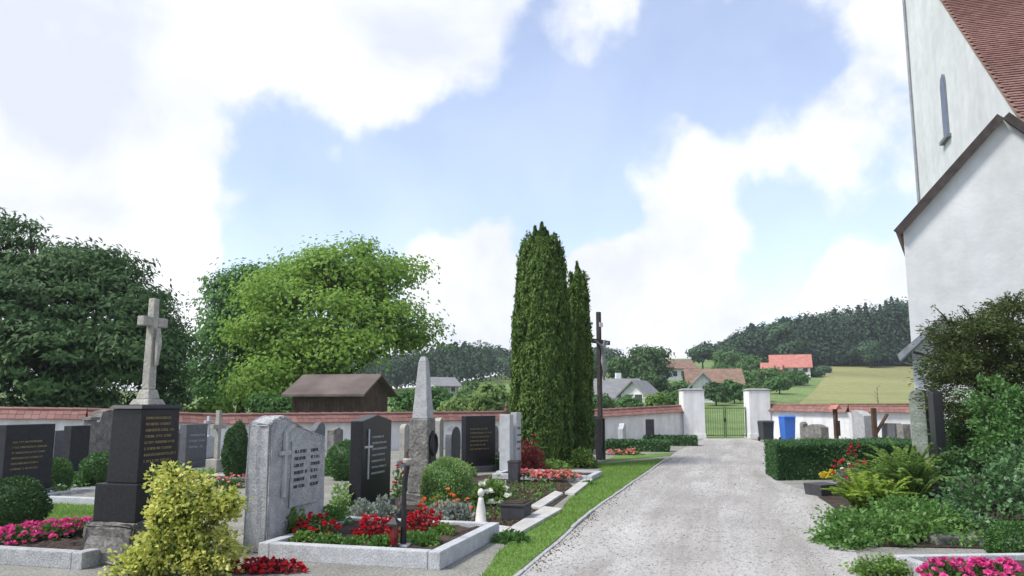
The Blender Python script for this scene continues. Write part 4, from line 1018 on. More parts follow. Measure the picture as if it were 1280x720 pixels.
# rose bed by the thuja
bc = G(684, 598)
grave_kerb(bc + E1 * .1, RG, 1.25, 2.1, .12, 'pale kerb round the rose coloured flower bed beside the thuja', 'granite2', 'soil', .12)
for i, (px, lab) in enumerate(((660, 'left of three rose coloured flower clumps by the thuja'), (684, 'middle of three rose coloured flower clumps by the thuja'), (706, 'right of three rose coloured flower clumps by the thuja'))):
    b = G(px, 597, .09); flower('rose_flowers', lab, (b.x, b.y, .09), .30, .14, 'l_begonia', 'f_rose', 320, 70, .05, .06, group='rose coloured flowers by the thuja')
b = G(684, 588); flower('low_hedge_plant', 'bright green low plant cushion behind the rose coloured flowers', (b.x, b.y, 0), .55, .26, 'l_fern', None, 1400, 0, .06, cat='plant', aspect=(1.2, .7))
b = G(661, 590); flower('red_shrub', 'red leaved shrub between the pale stele and the wide thuja', (b.x, b.y, 0), .40, .78, 'l_redleaf', 'f_red', 1500, 30, .07, .05, cat='bush')
b = G(727, 585); flower('low_juniper', 'dark green low bush at the foot of the pair of thujas', (b.x, b.y, 0), .42, .50, 'l_thuja', None, 2200, 0, .07, cat='bush')

# ------------------------------------------------------------------ older graves towards the left wall
def old(px, py, top, wpx, th, label, stone, shape, letters=None, cross=None, **k):
    b = G(px, py); H = P(px, top, b.y).z - (.49 if cross == 'top' else 0)
    return headstone(px, py, H, wpx * b.y / 1000, th, label, stone, shape, letters, cross, **k)
old(92, 598, 532, 30, .2, 'narrow dark headstone left of the large grey stone by the white wall', 'matteblack', 'flat', None, rows=4)
old(126, 592, 512, 52, .28, 'large weathered grey headstone with stepped top beside the boxwood', 'oldstone', 'shoulder', None, rows=4, pl='oldstone')
b = G(108, 596); t = thing('stone_pillar', 'slim grey stone pillar in front of the large weathered headstone', 'gravestone', b, RG)
MB().box(0, 0, 0, .34, .34, .16).build('foot', M['oldstone'], t, bevel=.01); MB().frustum(0, 0, .162, 1.2, (.22, .22), (.18, .18)).build('shaft', M['oldstone'], t, bevel=.01); MB().box(0, 0, 1.202, .26, .26, .07).build('cap', M['oldstone'], t, bevel=.01)
topiary('round_boxwood', 'round green boxwood ball in front of the weathered grey headstone', G(124, 606), (.38, .38, .33), 'l_box', 5000, .04)
topiary('round_boxwood', 'small round boxwood ball behind the far left black headstone', G(66, 616), (.30, .30, .32), 'l_box', 4000, .04)
b = G(76, 622); flower('white_flowers', 'small white flowers beside the small boxwood ball', (b.x, b.y, 0), .3, .2, 'l_fern', 'f_white', 400, 30, .05, .05)
grave_kerb(G(105, 630) + E1 * .4, RG, 1.2, 1.9, .12, 'grey kerb of the old grave behind the black monument', 'granite2', 'grave_gravel', .12)
old(240, 584, 530, 40, .2, 'grey headstone right of the black monument, against the wall', 'darkgrey', 'flat', 'silver', rows=3)
old(258, 580, 520, 22, .14, 'slim grey headstone with a cross on top by the wall', 'granite2', 'peak', None, 'top')
b = G(270, 590); t = thing('stone_cross', 'pale slender stone cross left of the dark dwarf conifer', 'gravestone', b, RG)
MB().box(0, 0, 0, .4, .3, .3).build('foot', M['limestone'], t, bevel=.015); latin_cross(MB(), 0, .302, .5, 1.1, .1, 0, .1).build('cross', M['limestone'], t, bevel=.01)
topiary('dwarf_conifer', 'dark upright dwarf conifer left of the grey granite headstone', G(293, 602), (.26, .26, .62), 'l_dark', 6000, .045, cat='bush', lump=.06)
b = G(285, 610); flower('red_flowers', 'red flowers below the dark dwarf conifer', (b.x, b.y, 0), .38, .22, 'l_begonia', 'f_rose', 600, 60, .06, .05, aspect=(1, .7))
b = G(250, 598); flower('leafy_plant', 'yellow green low plants in front of the slim grey headstone', (b.x, b.y, 0), .45, .22, 'l_boxp', None, 1000, 0, .06, cat='plant')
grave_kerb(G(248, 602), RG, 1.1, 1.8, .10, 'grey kerb of the small grave right of the black monument', 'granite2', 'soil', .11)
topiary('round_bush', 'green round bush between the grey headstone and tall black headstone', G(432, 600), (.42, .42, .42), 'l_box', 4500, .045)
old(70, 592, 538, 22, .2, 'dark grey headstone partly behind the far left black headstone', 'darkgrey', 'flat', None)
old(208, 590, 526, 30, .2, 'weathered headstone peeking out right of the black monument', 'oldstone', 'shoulder', None, pl='oldstone')
old(226, 582, 536, 24, .2, 'low dark headstone behind the grey one right of the monument', 'matteblack', 'round', None)
old(334, 580, 534, 30, .2, 'dark polished headstone behind the left edge of the grey granite headstone', 'matteblack', 'wave', None)
old(418, 578, 534, 24, .2, 'weathered small headstone behind the green round bush', 'oldstone', 'peak', None, pl='oldstone')
old(535, 576, 536, 22, .2, 'low dark headstone behind the obelisk plinth', 'darkgrey', 'flat', None)
old(616, 572, 532, 22, .2, 'weathered headstone behind the pale square column', 'oldstone', 'round', None, pl='oldstone')
for (px, py, r_, h_, lm_, lab) in ((90, 608, .4, .3, 'l_lime2', 'leafy plant before the narrow dark headstone by the white wall'), (215, 600, .45, .35, 'l_dark', 'dark leafy plant beside the black monument on its right'), (320, 592, .5, .45, 'l_dark', 'dark leafy plant behind the grey granite headstone'), (412, 594, .4, .35, 'l_lime2', 'leafy plant below the small weathered headstone'), (540, 592, .45, .4, 'l_lime2', 'leafy plant between obelisk and black shiny headstone'), (575, 596, .4, .3, 'l_fern', 'low light green plant before the arched dark headstone'), (618, 588, .4, .35, 'l_dark', 'dark plant between the black headstone and square column'), (45, 606, .45, .3, 'l_dark', 'dark plant behind the far left black headstone')):
    b = G(px, py); flower('leafy_plant', lab, (b.x, b.y, 0), r_, h_, lm_, None, 900, 0, .07, cat='plant')
old(566, 588, 533, 34, .16, 'small dark headstone with arched top behind the round bush', 'darkgrey', 'round', None)
old(548, 584, 522, 14, .16, 'narrow pale headstone right of the obelisk', 'limestone', 'peak', None)
old(395, 585, 528, 26, .16, 'dark headstone peeking above the grey granite headstone', 'darkgrey', 'wave', None)
old(505, 584, 530, 16, .14, 'pale narrow headstone between tall black headstone and obelisk', 'limestone', 'round', None)
old(778, 560, 529, 30, .18, 'pale low headstone right of the crucifix near the wall', 'granite2', 'wave', None)
old(813, 557, 524, 9, .3, 'narrow black headstone against the wall right of the crucifix', 'matteblack', 'flat', None)
old(743, 568, 520, 9, .2, 'narrow dark headstone between the thuja and crucifix', 'matteblack', 'flat', None)
for (px, py, w_, d_, lab) in ((797, 564, 2.0, .7, 'low clipped hedge right of the crucifix'), (838, 557, 1.9, .7, 'flat clipped hedge near the left gate pier')):
    b = G(px, py); t = thing('low_hedge', lab, 'hedge', b, R(-12))
    n = 3500; C_ = np.column_stack([rng.uniform(-w_ / 2, w_ / 2, n), rng.uniform(-d_ / 2, d_ / 2, n), rng.uniform(.02, .33, n)]); ax = rng.integers(0, 3, n); sg = rng.choice((-1, 1), n)
    C_[ax == 0, 0] = sg[ax == 0] * w_ / 2; C_[ax == 1, 1] = sg[ax == 1] * d_ / 2; C_[ax == 2, 2] = .34
    leaves('foliage', C_ + rng.normal(size=C_.shape) * .02, rnd_dir(n) + np.array([0, 0, .6]), .09, .05, M['l_hedge'], t)
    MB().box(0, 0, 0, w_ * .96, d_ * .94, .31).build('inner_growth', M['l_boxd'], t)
b = G(782, 569); flower('rose_flowers', 'rose coloured flowers in front of the low hedge near the crucifix', (b.x, b.y, 0), .42, .18, 'l_begonia', 'f_rose', 420, 60, .07, .07, aspect=(1.4, .6))

# ------------------------------------------------------------------ right side
# clipped hedge
h0 = G(972, 601); h1 = G(1150, 598)
hd = thing('clipped_hedge', 'long clipped dark green hedge on the right side of the path', 'hedge', h0, math.atan2(h1.y - h0.y, h1.x - h0.x))
LH, DH, HH = 5.0, 1.6, .74
n = 60000
C_ = np.column_stack([rng.uniform(0, LH, n), rng.uniform(0, DH, n), rng.uniform(.0, HH, n)])
wgt = rng.random(n); f_ = wgt < .42; tp_ = (wgt >= .42) & (wgt < .86); le = wgt >= .86
C_[f_, 1] = 0; C_[tp_, 2] = HH; C_[le, 0] = 0
C_[:, 1] += np.where(f_, .05 * np.sin(C_[:, 0] * 3) * np.sin(C_[:, 2] * 5), 0); C_[:, 2] += np.where(tp_, .025 * np.sin(C_[:, 0] * 4) * np.sin(C_[:, 1] * 4), 0)
D = np.zeros((n, 3)); D[f_] = (0, -1, .5); D[tp_] = (0, 0, 1); D[le] = (-1, 0, .5)
C_ += rng.normal(size=(n, 3)) * .022 - D * np.abs(rng.normal(0, .03, n))[:, None]
C_[:, 2] = np.maximum(C_[:, 2], .01); C_[:, 0] += C_[:, 1] * .36
leaves('foliage', C_, D, .05, .022, M['l_hedge'], hd, jit=.7)
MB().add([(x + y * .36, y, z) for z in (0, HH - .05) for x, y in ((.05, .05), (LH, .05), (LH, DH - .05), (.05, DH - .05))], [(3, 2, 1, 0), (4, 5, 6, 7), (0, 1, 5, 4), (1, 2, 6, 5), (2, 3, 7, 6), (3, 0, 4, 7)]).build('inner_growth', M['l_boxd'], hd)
# graves behind the hedge
def oldr(px, Y, top, wpx, th, label, stone, shape, letters=None, cross=None, **k):
    H = P(px, top, Y).z
    return headstone(px, 0, H, wpx * Y / 1000 * 1.3, th, label, stone, shape, letters, cross, Y=Y, rz=RGR + R(25), **k)
oldr(1016, 29, 530, 36, .3, 'low wide grey headstone behind the hedge near the blue bin', 'oldstone', 'wave')
oldr(1003, 30, 527, 6, .2, 'slim grey cross stone left end behind the hedge', 'oldstone', 'peak')
oldr(1076, 26, 513, 20, .3, 'grey rough headstone between the two dark posts behind the hedge', 'granite', 'slope')
oldr(1112, 25, 529, 20, .25, 'dark low headstone at the right end behind the hedge', 'darkgrey', 'flat')
oldr(1127, 24, 530, 10, .25, 'brownish low headstone beside the dark one at the right behind the hedge', 'oldstone', 'flat')
b = P(1043, 500, 27); t = thing('wooden_grave_marker', 'dark wooden grave marker with small roof behind the hedge', 'grave marker', (b.x, b.y, 0), R(40))
zt_ = P(1043, 506, 27).z
MB().box(0, 0, 0, .14, .10, zt_ - .06).build('post', M['wood'], t, bevel=.008)
MB().add([(-.2, -.14, zt_ - .14), (.2, -.14, zt_ - .14), (.2, .14, zt_ - .14), (-.2, .14, zt_ - .14), (-.0, -.14, zt_), (.0001, .14, zt_)], [(0, 1, 4), (2, 3, 5), (1, 2, 5, 4), (3, 0, 4, 5), (3, 2, 1, 0)]).build('roof', M['redroof'], t)
MB().box(0, -.06, .5, .3, .03, .5).build('name_board', M['wood'], t, bevel=.006)
b = P(1091, 500, 25); t = thing('wooden_grave_marker', 'dark wooden post with slanting strut behind the hedge', 'grave marker', (b.x, b.y, 0), 0)
zt_ = P(1091, 510, 25).z
MB().box(0, 0, 0, .13, .12, zt_).build('post', M['wood'], t, bevel=.008)
MB().tube([(.05, 0, zt_ - .75), (.42, 0, zt_ - .18)], .05, 6).build('strut', M['wood'], t)
# tall stones beside the yew
b = P(1148, 500, 14.5); t = thing('headstone', 'mossy grey stele with rounded top beside the black stele', 'gravestone', (b.x, b.y, 0), RGR + R(60))
zt_ = P(1148, 487, 14.5).z
MB().box(0, 0, 0, .5, .34, .25).build('plinth', M['mossstone'], t, bevel=.02)
MB().extrude_xz([(-.14, .252), (.14, .252)] + [(.14 * math.cos(k * math.pi / 10), zt_ - .14 + .14 * math.sin(k * math.pi / 10)) for k in range(11)], -.08, .08).build('stone', M['mossstone'], t, bevel=.02)
b = P(1169, 500, 13.2); t = thing('headstone', 'tall black granite stele half hidden by the yew at right', 'gravestone', (b.x, b.y, 0), RGR)
zt_ = P(1169, 487, 13.2).z
MB().box(0, 0, 0, .6, .36, .15).build('plinth', M['matteblack'], t, bevel=.01)
MB().extrude_xz([(-.20, .152), (.20, .152), (.20, zt_ - .06), (-.20, zt_)], -.07, .07).build('stone', M['black'], t, bevel=.01)

# soil beneath the right hand plants
flat('soil_bed', inset([G(1022, 622), G(1050, 640), G(1048, 680), G(1090, 684), G(1290, 688), G(1500, 690), G(1500, 585), G(1180, 590)]), .016, M['soil'])
# planter with red flowers
b = G(1036, 621); fb = thing('planter_box', 'dark planter box with its flowers by the hedge', 'planter', b, R(20))
MB().frustum(.05, .2, 0, .20, (.40, .40), (.44, .44)).build('body', M['terracotta'], fb, bevel=.01)
fb['label'] = 'black square planter box beside the path, in front of the hedge'
for (px, py, r_, nm, lm, fm, lab, zz, hh) in ((1066, 610, .34, 'red_flowers', 'l_begonia', 'f_red', 'bright red flowers in the planter bed in front of the hedge', .0, .66), (1040, 607, .20, 'yellow_flowers', 'l_fernl', 'f_yellow', 'small yellow flowers at the left of the black planter box', .14, .12), (1060, 610, .22, 'silver_plant', 'l_silver', 'f_white', 'silvery plant in front of the bright red flowers', .12, .26)):
    b = G(px, py); flower(nm, lab, (b.x, b.y, zz), r_, hh, lm, fm, 650, 80 if nm != 'silver_plant' else 10, .05, .05)

def fern(name, label, loc, nfr, L, mat_, seed=0, up=.75, n_leaf=46, w_=.07, spread=1.0, cat='fern'):
    """arching fronds from one crown; each frond a row of paired leaflets"""
    t = thing(name, label, cat, loc)
    Cs, Ts = [], []; st = MB()
    for k in range(nfr):
        a = rng.uniform(0, 6.28); el = rng.uniform(.45, 1.0) * up; ln = L * rng.uniform(.6, 1.1)
        d = np.array([math.cos(a), math.sin(a)]); s = np.linspace(.12, 1, n_leaf)
        hor = ln * (s * math.cos(el * 1.4) + .18 * s ** 2) * spread; z = ln * (s * math.sin(el * 1.4) - .30 * s ** 2.4)
        base = rng.normal(size=2) * .10 * spread
        C = np.column_stack([base[0] + d[0] * hor, base[1] + d[1] * hor, np.maximum(z, .01) + .02])
        side = np.array([-d[1], d[0], 0])
        for sg in (-1, 1):
            wl = w_ * np.sin(np.clip(s * 1.02, 0, 1) * math.pi) ** .6 + .01
            Cs.append(C + side * sg * wl[:, None] * .5); Ts.append(np.tile(side * sg + np.array([d[0] * .6, d[1] * .6, .1]), (n_leaf, 1)))
        st.tube([tuple(C[i]) for i in (0, n_leaf // 3, 2 * n_leaf // 3, n_leaf - 1)], [.006, .005, .004, .002], 4)
    leaves('fronds', np.concatenate(Cs), np.concatenate(Ts), w_ * .95, w_ * .34, M[mat_], t, jit=.2)
    st.build('stems', M['l_fern'], t)
    return t
fern('fern', 'yellow green fern nearest the path in front of the bushy green fern', G(1084, 643), 120, .80, 'l_fernl', up=1.05, spread=.85)
b = G(1140, 628); fern('fern', 'tall bushy green fern between the yellow fern and the black stele', b, 130, 1.35, 'l_fernm', up=1.0, n_leaf=60, w_=.06, spread=.75)
b = G(1122, 622); fern('fern', 'smaller green fern between the red flowers and the bushy green fern', b, 50, .8, 'l_fernm', up=.95, spread=.8)
def leafy(name, label, parts_, mat_, ls, per=40, cr_=.10, cat='plant', stems=8, aspect=.6, shell=.4):
    """parts_: (px, py of centre, Y, rx, ry, rz, clumps)"""
    q0 = parts_[0]; base = Vector((P(q0[0], 500, q0[2]).x, q0[2], 0)); t = thing(name, label, cat, base)
    Cs, Ts, tp = [], [], []
    for (px, py, Y, rx, ry, rz_l, n_) in parts_:
        c = P(px, py, Y) - base; C_, T, cc_ = clumps(n_, (rx, ry, rz_l), c, per, cr_, zmin=-.8, shell=shell); Cs.append(C_); Ts.append(T); tp += [Vector(q) for q in cc_[:max(1, stems // len(parts_) + 1)]]
    C_ = np.concatenate(Cs); T = np.concatenate(Ts); k = C_[:, 2] > .01
    leaves('foliage', C_[k], T[k], ls, ls * aspect, M[mat_], t, jit=.6)
    sb = MB()
    for q in tp: sb.tube([(q.x * .3, q.y * .3, 0), (q.x * .7, q.y * .7, q.z * .5), q], [.02, .014, .005], 5)
    sb.build('stems', M['bark'], t)
    return t
leafy('ground_cover_plant', 'wide mid green ground cover spilling onto the path at lower right', [(1095, 668, 9.4, .55, .45, .26, 56), (1052, 676, 9.2, .26, .4, .12, 30), (1058, 652, 10.2, .26, .3, .12, 22), (1160, 664, 9.5, .45, .45, .30, 46), (1130, 640, 10.4, .5, .4, .22, 30)], 'l_ground', .06, 40, .08)
leafy('ground_cover_plant', 'small light green ground cover left of the pink flower trough', [(1100, 712, 7.6, .26, .22, .13, 30)], 'l_fern', .05, 40, .06)
leafy('leafy_shrub', 'broad leaved green shrub at right between the fern and the boxwood', [(1230, 630, 10.2, .5, .5, .45, 46), (1275, 610, 10.4, .4, .4, .5, 32), (1190, 655, 9.8, .3, .3, .25, 20)], 'l_rhodo', .070, 38, .09, 'bush')
leafy('leafy_shrub', 'tall glossy leaved shrub under the yew at right', [(1245, 515, 12.3, .40, .5, .5, 34), (1255, 560, 11.8, .45, .5, .5, 36), (1290, 520, 12, .4, .4, .6, 22)], 'l_box', .07, 40, .10, 'bush')
leafy('leafy_shrub', 'dark shrub filling the gap beneath the yew before the church wall', [(1225, 545, 13.6, .6, .35, .55, 60), (1270, 560, 13.4, .5, .35, .6, 50)], 'l_dark', .07, 44, .12, 'bush')
leafy('leafy_shrub', 'dark green shrub behind the bushy fern, before the black stele', [(1215, 580, 12.2, .42, .35, .36, 44)], 'l_boxd', .06, 40, .10, 'bush')
# yew with upright twigs
yb = Vector((P(1235, 500, 13.8).x, 13.8, 0))
yw = thing('yew', 'large dark olive yew with wiry shoots in front of the church wall', 'tree', yb)
Cs, Ts = [], []
for (px, py, rx, rz_l, n_) in ((1245, 430, .95, .42, 95), (1205, 420, .55, .32, 50), (1275, 400, .55, .42, 55), (1225, 470, .75, .45, 70), (1290, 480, .7, .6, 60), (1185, 460, .36, .36, 44), (1200, 500, .45, .5, 46), (1270, 450, .7, .5, 60), (1262, 382, .3, .16, 14), (1240, 530, .75, .5, 70)):
    C_, T, _ = clumps(n_, (rx, .7, rz_l), P(px, py, 13.8) - yb, 70, .12, zmin=-.9, flat_=.45); Cs.append(C_); Ts.append(T)
C_ = np.concatenate(Cs); T = np.concatenate(Ts); T[:, 2] *= .5
leaves('crown', C_, T, .075, .022, M['l_yew'], yw, jit=.6)
tb = MB(); tw_c, tw_t = [], []
tb.tube([(0, 0, 0), (.05, 0, .8), (-.05, 0, 1.6)], [.12, .09, .06], 8)
for (x0, y0, x1, y1) in ((1190, 410, 1166, 382), (1200, 405, 1160, 402), (1215, 400, 1200, 382), (1240, 400, 1262, 366), (1262, 385, 1284, 360), (1270, 382, 1250, 372), (1230, 402, 1226, 384), (1185, 425, 1158, 418)):
    a_, b_ = P(x0, y0, 13.7) - yb, P(x1, y1, 13.6) - yb; m_ = a_.lerp(b_, .5) + Vector((0, 0, .05))
    tb.tube([(0, 0, 1.5), a_, m_, b_], [.04, .02, .012, .005], 5)
    for k in range(40):
        f = random.random(); q = a_.lerp(b_, f); tw_c.append(q + Vector((random.gauss(0, .03), random.gauss(0, .03), random.gauss(0, .03)))); tw_t.append((b_ - a_).normalized())
tb.build('trunk', M['bark'], yw)
tag(leaves('shoots', np.array([tuple(v) for v in tw_c]), np.array([tuple(v) for v in tw_t]), .07, .02, M['l_yew'], yw, jit=.7), kind='stuff')
topiary('round_boxwood', 'round boxwood ball at the lower right picture edge', G(1272, 704), (.26, .3, .21), 'l_box', 6000, .03)
# stone trough with pink flowers
b0 = G(1140, 722); 
tr = thing('grave_kerb', 'grey stone kerb round the pink flower grave at lower right', 'grave border', b0 + Vector((.62, -.12, 0)), R(4))
MB().box(0, .30, 0, 1.35, .09, .17).build('kerb_stone', M['granite2'], tr, bevel=.01)
MB().box(-.63, -.12, 0, .09, .74, .17).build('kerb_stone', M['granite'], tr, bevel=.01)
MB().box(.63, -.12, 0, .09, .74, .17).build('kerb_stone', M['granite'], tr, bevel=.01)
MB().box(0, -.12, 0, 1.16, .74, .12).build('soil', M['soil'], tr)
for px, lab in ((1178, 'pink flowers at the left end of the lower right grave'), (1214, 'pink flowers in the middle of the lower right grave'), (1246, 'pink flowers at the right end of the lower right grave')):
    b = G(px, 722, .12); flower('pink_begonia', lab, (b.x, b.y - .05, .12), .18, .15, 'l_begonia', 'f_pink', 340, 80, .05, .045, group='pink begonias on the lower right grave')
st_ = MB().box(0, 0, 0, 1.1, .4, .09).build('stone_slab', M['oldstone'], None, bevel=.015); st_.location = (*(G(1215, 678).xy), .004); st_.rotation_euler = (0, 0, R(6)); tag(st_, 'flat brown grey stone slab lying above the pink flowers at right', 'stone slab')

# ------------------------------------------------------------------ far houses
def house(label, px, Y, w_, d_, ez_, rh, rz, roofm, rows=((3, .9),), chim=True, ridge='x', wallm='white', name='house'):
    b = hz(px, Y); b.z -= .3; t = thing(name, label, 'house', b, rz)
    a, c = w_ / 2, d_ / 2; rz_ = ez_ + rh
    MB().add([(-a, -c, 0), (a, -c, 0), (a, c, 0), (-a, c, 0), (-a, -c, ez_), (a, -c, ez_), (a, c, ez_), (-a, c, ez_), (-a, 0, rz_), (a, 0, rz_)],
             [(0, 1, 5, 4), (2, 3, 7, 6), (1, 2, 6, 9, 5), (3, 0, 4, 8, 7), (4, 5, 9, 8), (6, 7, 8, 9)]).build('wall', M[wallm], t)
    sl_ = rh / c; e = c + .5; ro = MB()
    for s_ in (-1, 1):
        ro.add([(-a - .5, s_ * e, ez_ - .5 * sl_ + .03), (a + .5, s_ * e, ez_ - .5 * sl_ + .03), (a + .5, 0, rz_ + .03), (-a - .5, 0, rz_ + .03), (-a - .5, s_ * e, ez_ - .5 * sl_ + .23), (a + .5, s_ * e, ez_ - .5 * sl_ + .23), (a + .5, 0, rz_ + .23), (-a - .5, 0, rz_ + .23)],
               [(3, 2, 1, 0), (4, 5, 6, 7), (0, 1, 5, 4), (1, 2, 6, 5), (2, 3, 7, 6), (3, 0, 4, 7)])
    r_ = ro.build('roof', M[roofm], t)
    if chim: MB().box(a * .3, .5, rz_ - .5, .6, .6, 1.4).build('chimney', M[wallm], r_)
    for (n_, zc) in rows:
        for k in range(n_):
            x = -a + (k + .5) * w_ / n_
            f = MB().box(x, -c - .02, zc, 1.1, .06, 1.25).build('window', M['frame'], t); MB().box(x, -c - .056, zc + .1, .86, .02, 1.05).build('pane', M['glass'], f)
    for z in [r[1] for r in rows]:
        for y in (-c * .4, c * .4):
            for s_ in (-1, 1):
                f = MB().box(s_ * (a + .02), y, z, .06, 1.1, 1.25).build('window', M['frame'], t); MB().box(s_ * (a + .056), y, z + .1, .02, .86, 1.05).build('pane', M['glass'], f)
    return t
house('white house with bright red roof on the hillside below the wood', 990, 170, 7.6, 6, 2.3, 2.4, R(-18), 'redroof', ((4, 1.0),), False)
house('low red roofed annexe left of the bright red roofed house', 966, 168, 3.4, 4, 1.8, 1.3, R(-18), 'redroof', ((2, .8),), False)
house('white house with grey roof and chimney behind the wall, right of the crucifix', 766, 95, 5.6, 6, 1.2, 2.0, R(8), 'greyroof', ((3, .2),), True)
house('white gabled house wing just right of the grey roofed house', 800, 93, 4.4, 3.0, 1.6, 1.4, R(62), 'greyroof', ((2, .4),), False)
house('long white house with brown roof on the slope under the round tree', 843, 165, 7.0, 6, 2.4, 1.6, R(10), 'brownroof', ((4, .7),), False)
house('broad brown roofed farmhouse behind the left gate pier', 892, 120, 7.5, 7, 1.5, 2.3, R(-8), 'brownroof', ((3, .2),), False, wallm='limestone')
house('small white gabled house below the brown roofed farmhouse', 879, 100, 2.2, 2.6, 2.4, 1.3, R(80), 'greyroof', ((1, .6),), False)
house('small orange roofed hut above the wall near the left gate pier', 838, 80, 2.6, 2.4, .9, .6, R(6), 'redroof', ((1, .1),), False, wallm='limestone')
house('grey roofed house behind the obelisk, far beyond the wall', 552, 150, 4.5, 5, 2.0, 1.4, R(30), 'greyroof', ((2, .8),), False, wallm='limestone')

# ------------------------------------------------------------------ distant trees and wood
def far_tree(label, px, Y, top, wpx, mat_, name='distant_tree', squash=1.0, n=34, leaf=None, low=None, group=None):
    b = hz(px, Y); H = P(px, top, Y).z - b.z; r = wpx * Y / 1000 / 2
    lobes = []
    z0 = b.z + H * (low if low is not None else .15)
    cz = (z0 + b.z + H) / 2; rz_ = (b.z + H - z0) / 2
    lobes.append((Vector((b.x, b.y, cz)), (r * .8, r * .8, rz_ * .85), n))
    for k in range(6):
        a = k * 1.05 + random.random(); f = random.uniform(.35, .62); zz = random.uniform(-.5, .55)
        lobes.append((Vector((b.x + math.cos(a) * r * f, b.y + math.sin(a) * r * f, cz + rz_ * zz)), (r * .46, r * .46, rz_ * .42), int(n * .35)))
    return tree(name, label, b, lobes, mat_, leaf or max(.25, Y * .0042), per=26, crad=r * .17, trunk_r=max(.08, r * .06), group=group, shell=.55)
far_tree('round dark green tree above the white houses right of the crucifix', 815, 125, 432, 58, 'l_dark', n=50)
far_tree('mid green tree just right of the crucifix above the grey roof', 775, 130, 442, 44, 'l_meadowtree')
far_tree('dark tree between the narrow thuja and the crucifix', 738, 135, 446, 36, 'l_dark')
far_tree('dark shrubby tree below the round tree beside the gabled wing', 818, 105, 470, 36, 'l_dark')
far_tree('feathery blue green tree above the brown roofs', 880, 195, 427, 34, 'l_forestp', n=20)
far_tree('bright green round tree at the left foot of the wooded hill', 912, 185, 438, 36, 'l_meadowtree')
far_tree('bright green bush left of the red roofed house', 940, 172, 444, 34, 'l_meadowtree')
far_tree('green bush below the bright red roofed house', 965, 140, 461, 50, 'l_meadowtree', 'distant_bush', low=.0)
far_tree('dark green bush right of the gate pier on the hillside', 975, 118, 470, 28, 'l_lime2', 'distant_bush', low=.0)
far_tree('green bush at the lower end of the field hedge', 998, 142, 463, 26, 'l_lime2', 'distant_bush', low=.0)
far_tree('grey green bush in the field hedge right of the red roofed house', 1018, 168, 459, 22, 'l_forestp', 'distant_bush', low=.0)
far_tree('grey green bush at the top end of the field hedge', 1031, 182, 458, 16, 'l_forestp', 'distant_bush', low=.0)
far_tree('green shrub seen over the gate, right half', 918, 96, 473, 26, 'l_lime2', 'garden_shrub', low=.0)
far_tree('darker shrub seen over the gate, left half', 895, 92, 476, 30, 'l_dark', 'garden_shrub', low=.0)
far_tree('green bush above the wall between house wing and gate pier', 838, 75, 486, 34, 'l_meadowtree', 'garden_shrub', low=.0)
far_tree('green bush left of the crucifix above the wall', 728, 60, 490, 30, 'l_meadowtree', 'garden_shrub', low=.0)
far_tree('pale green willow bush behind the wall left of the wide thuja', 613, 46, 472, 48, 'l_pale', 'garden_shrub', n=50, low=.0)
far_tree('pale green low bush behind the wall right of the obelisk', 575, 52, 493, 46, 'l_pale', 'garden_shrub', low=.0)
far_tree('pale bush close to the wide thuja behind the wall', 640, 50, 484, 36, 'l_pale', 'garden_shrub', low=.0)
far_tree('bluish bush right of the shed above the wall', 506, 50, 486, 40, 'l_lime2', 'garden_shrub', low=.0)
far_tree('low bush behind the wall beneath the mid green broadleaf tree', 262, 34, 490, 60, 'l_lime', 'garden_shrub', low=.0)

for (px, Y, top, wp, lab) in ((-30, 27, 478, 110, 'dark shrub behind the wall at the left picture edge'), (45, 28, 470, 100, 'dark shrub behind the wall above the far left headstone'), (120, 28.5, 474, 90, 'dark shrub behind the wall left of the black monument'), (195, 30, 478, 80, 'dark shrub behind the wall right of the stone cross'), (345, 34, 492, 70, 'dark green shrub behind the wall left of the shed')):
    far_tree(lab, px, Y, top, wp, 'l_dark' if px < 300 else 'l_lime2', 'garden_shrub', low=.0, n=60, leaf=.16)
for (px, Y, top, wp, mt_, lab) in ((752, 70, 492, 30, 'l_meadowtree', 'green garden shrub just right of the crucifix above the wall'), (785, 74, 494, 34, 'l_lime2', 'dark garden shrub in front of the grey roofed house'), (822, 72, 490, 30, 'l_fern', 'light garden shrub right of the gabled house wing'),
        (852, 110, 476, 34, 'l_meadowtree', 'green bush below the long white house on the slope'), (870, 140, 462, 26, 'l_lime2', 'green bush above the brown farmhouse roof'), (905, 150, 458, 36, 'l_meadowtree', 'green bush right of the brown farmhouse roof'), (930, 130, 462, 34, 'l_lime2', 'dark bush above the right gate pier'),
        (945, 100, 478, 30, 'l_meadowtree', 'green bush between right gate pier and hillside'), (860, 70, 492, 24, 'l_fern', 'small bush behind the left gate pier'), (925, 205, 432, 30, 'l_forest', 'dark tree at the left end of the hill wood'), (798, 160, 440, 40, 'l_meadowtree', 'mid green tree behind the round dark tree'),
        (545, 70, 482, 40, 'l_lime2', 'mid green bush behind the wall beside the obelisk'), (590, 90, 474, 40, 'l_meadowtree', 'green bush behind the pale willow bush')):
    far_tree(lab, px, Y, top, wp, mt_, 'garden_shrub' if Y < 130 else 'distant_tree', low=.0, n=40)
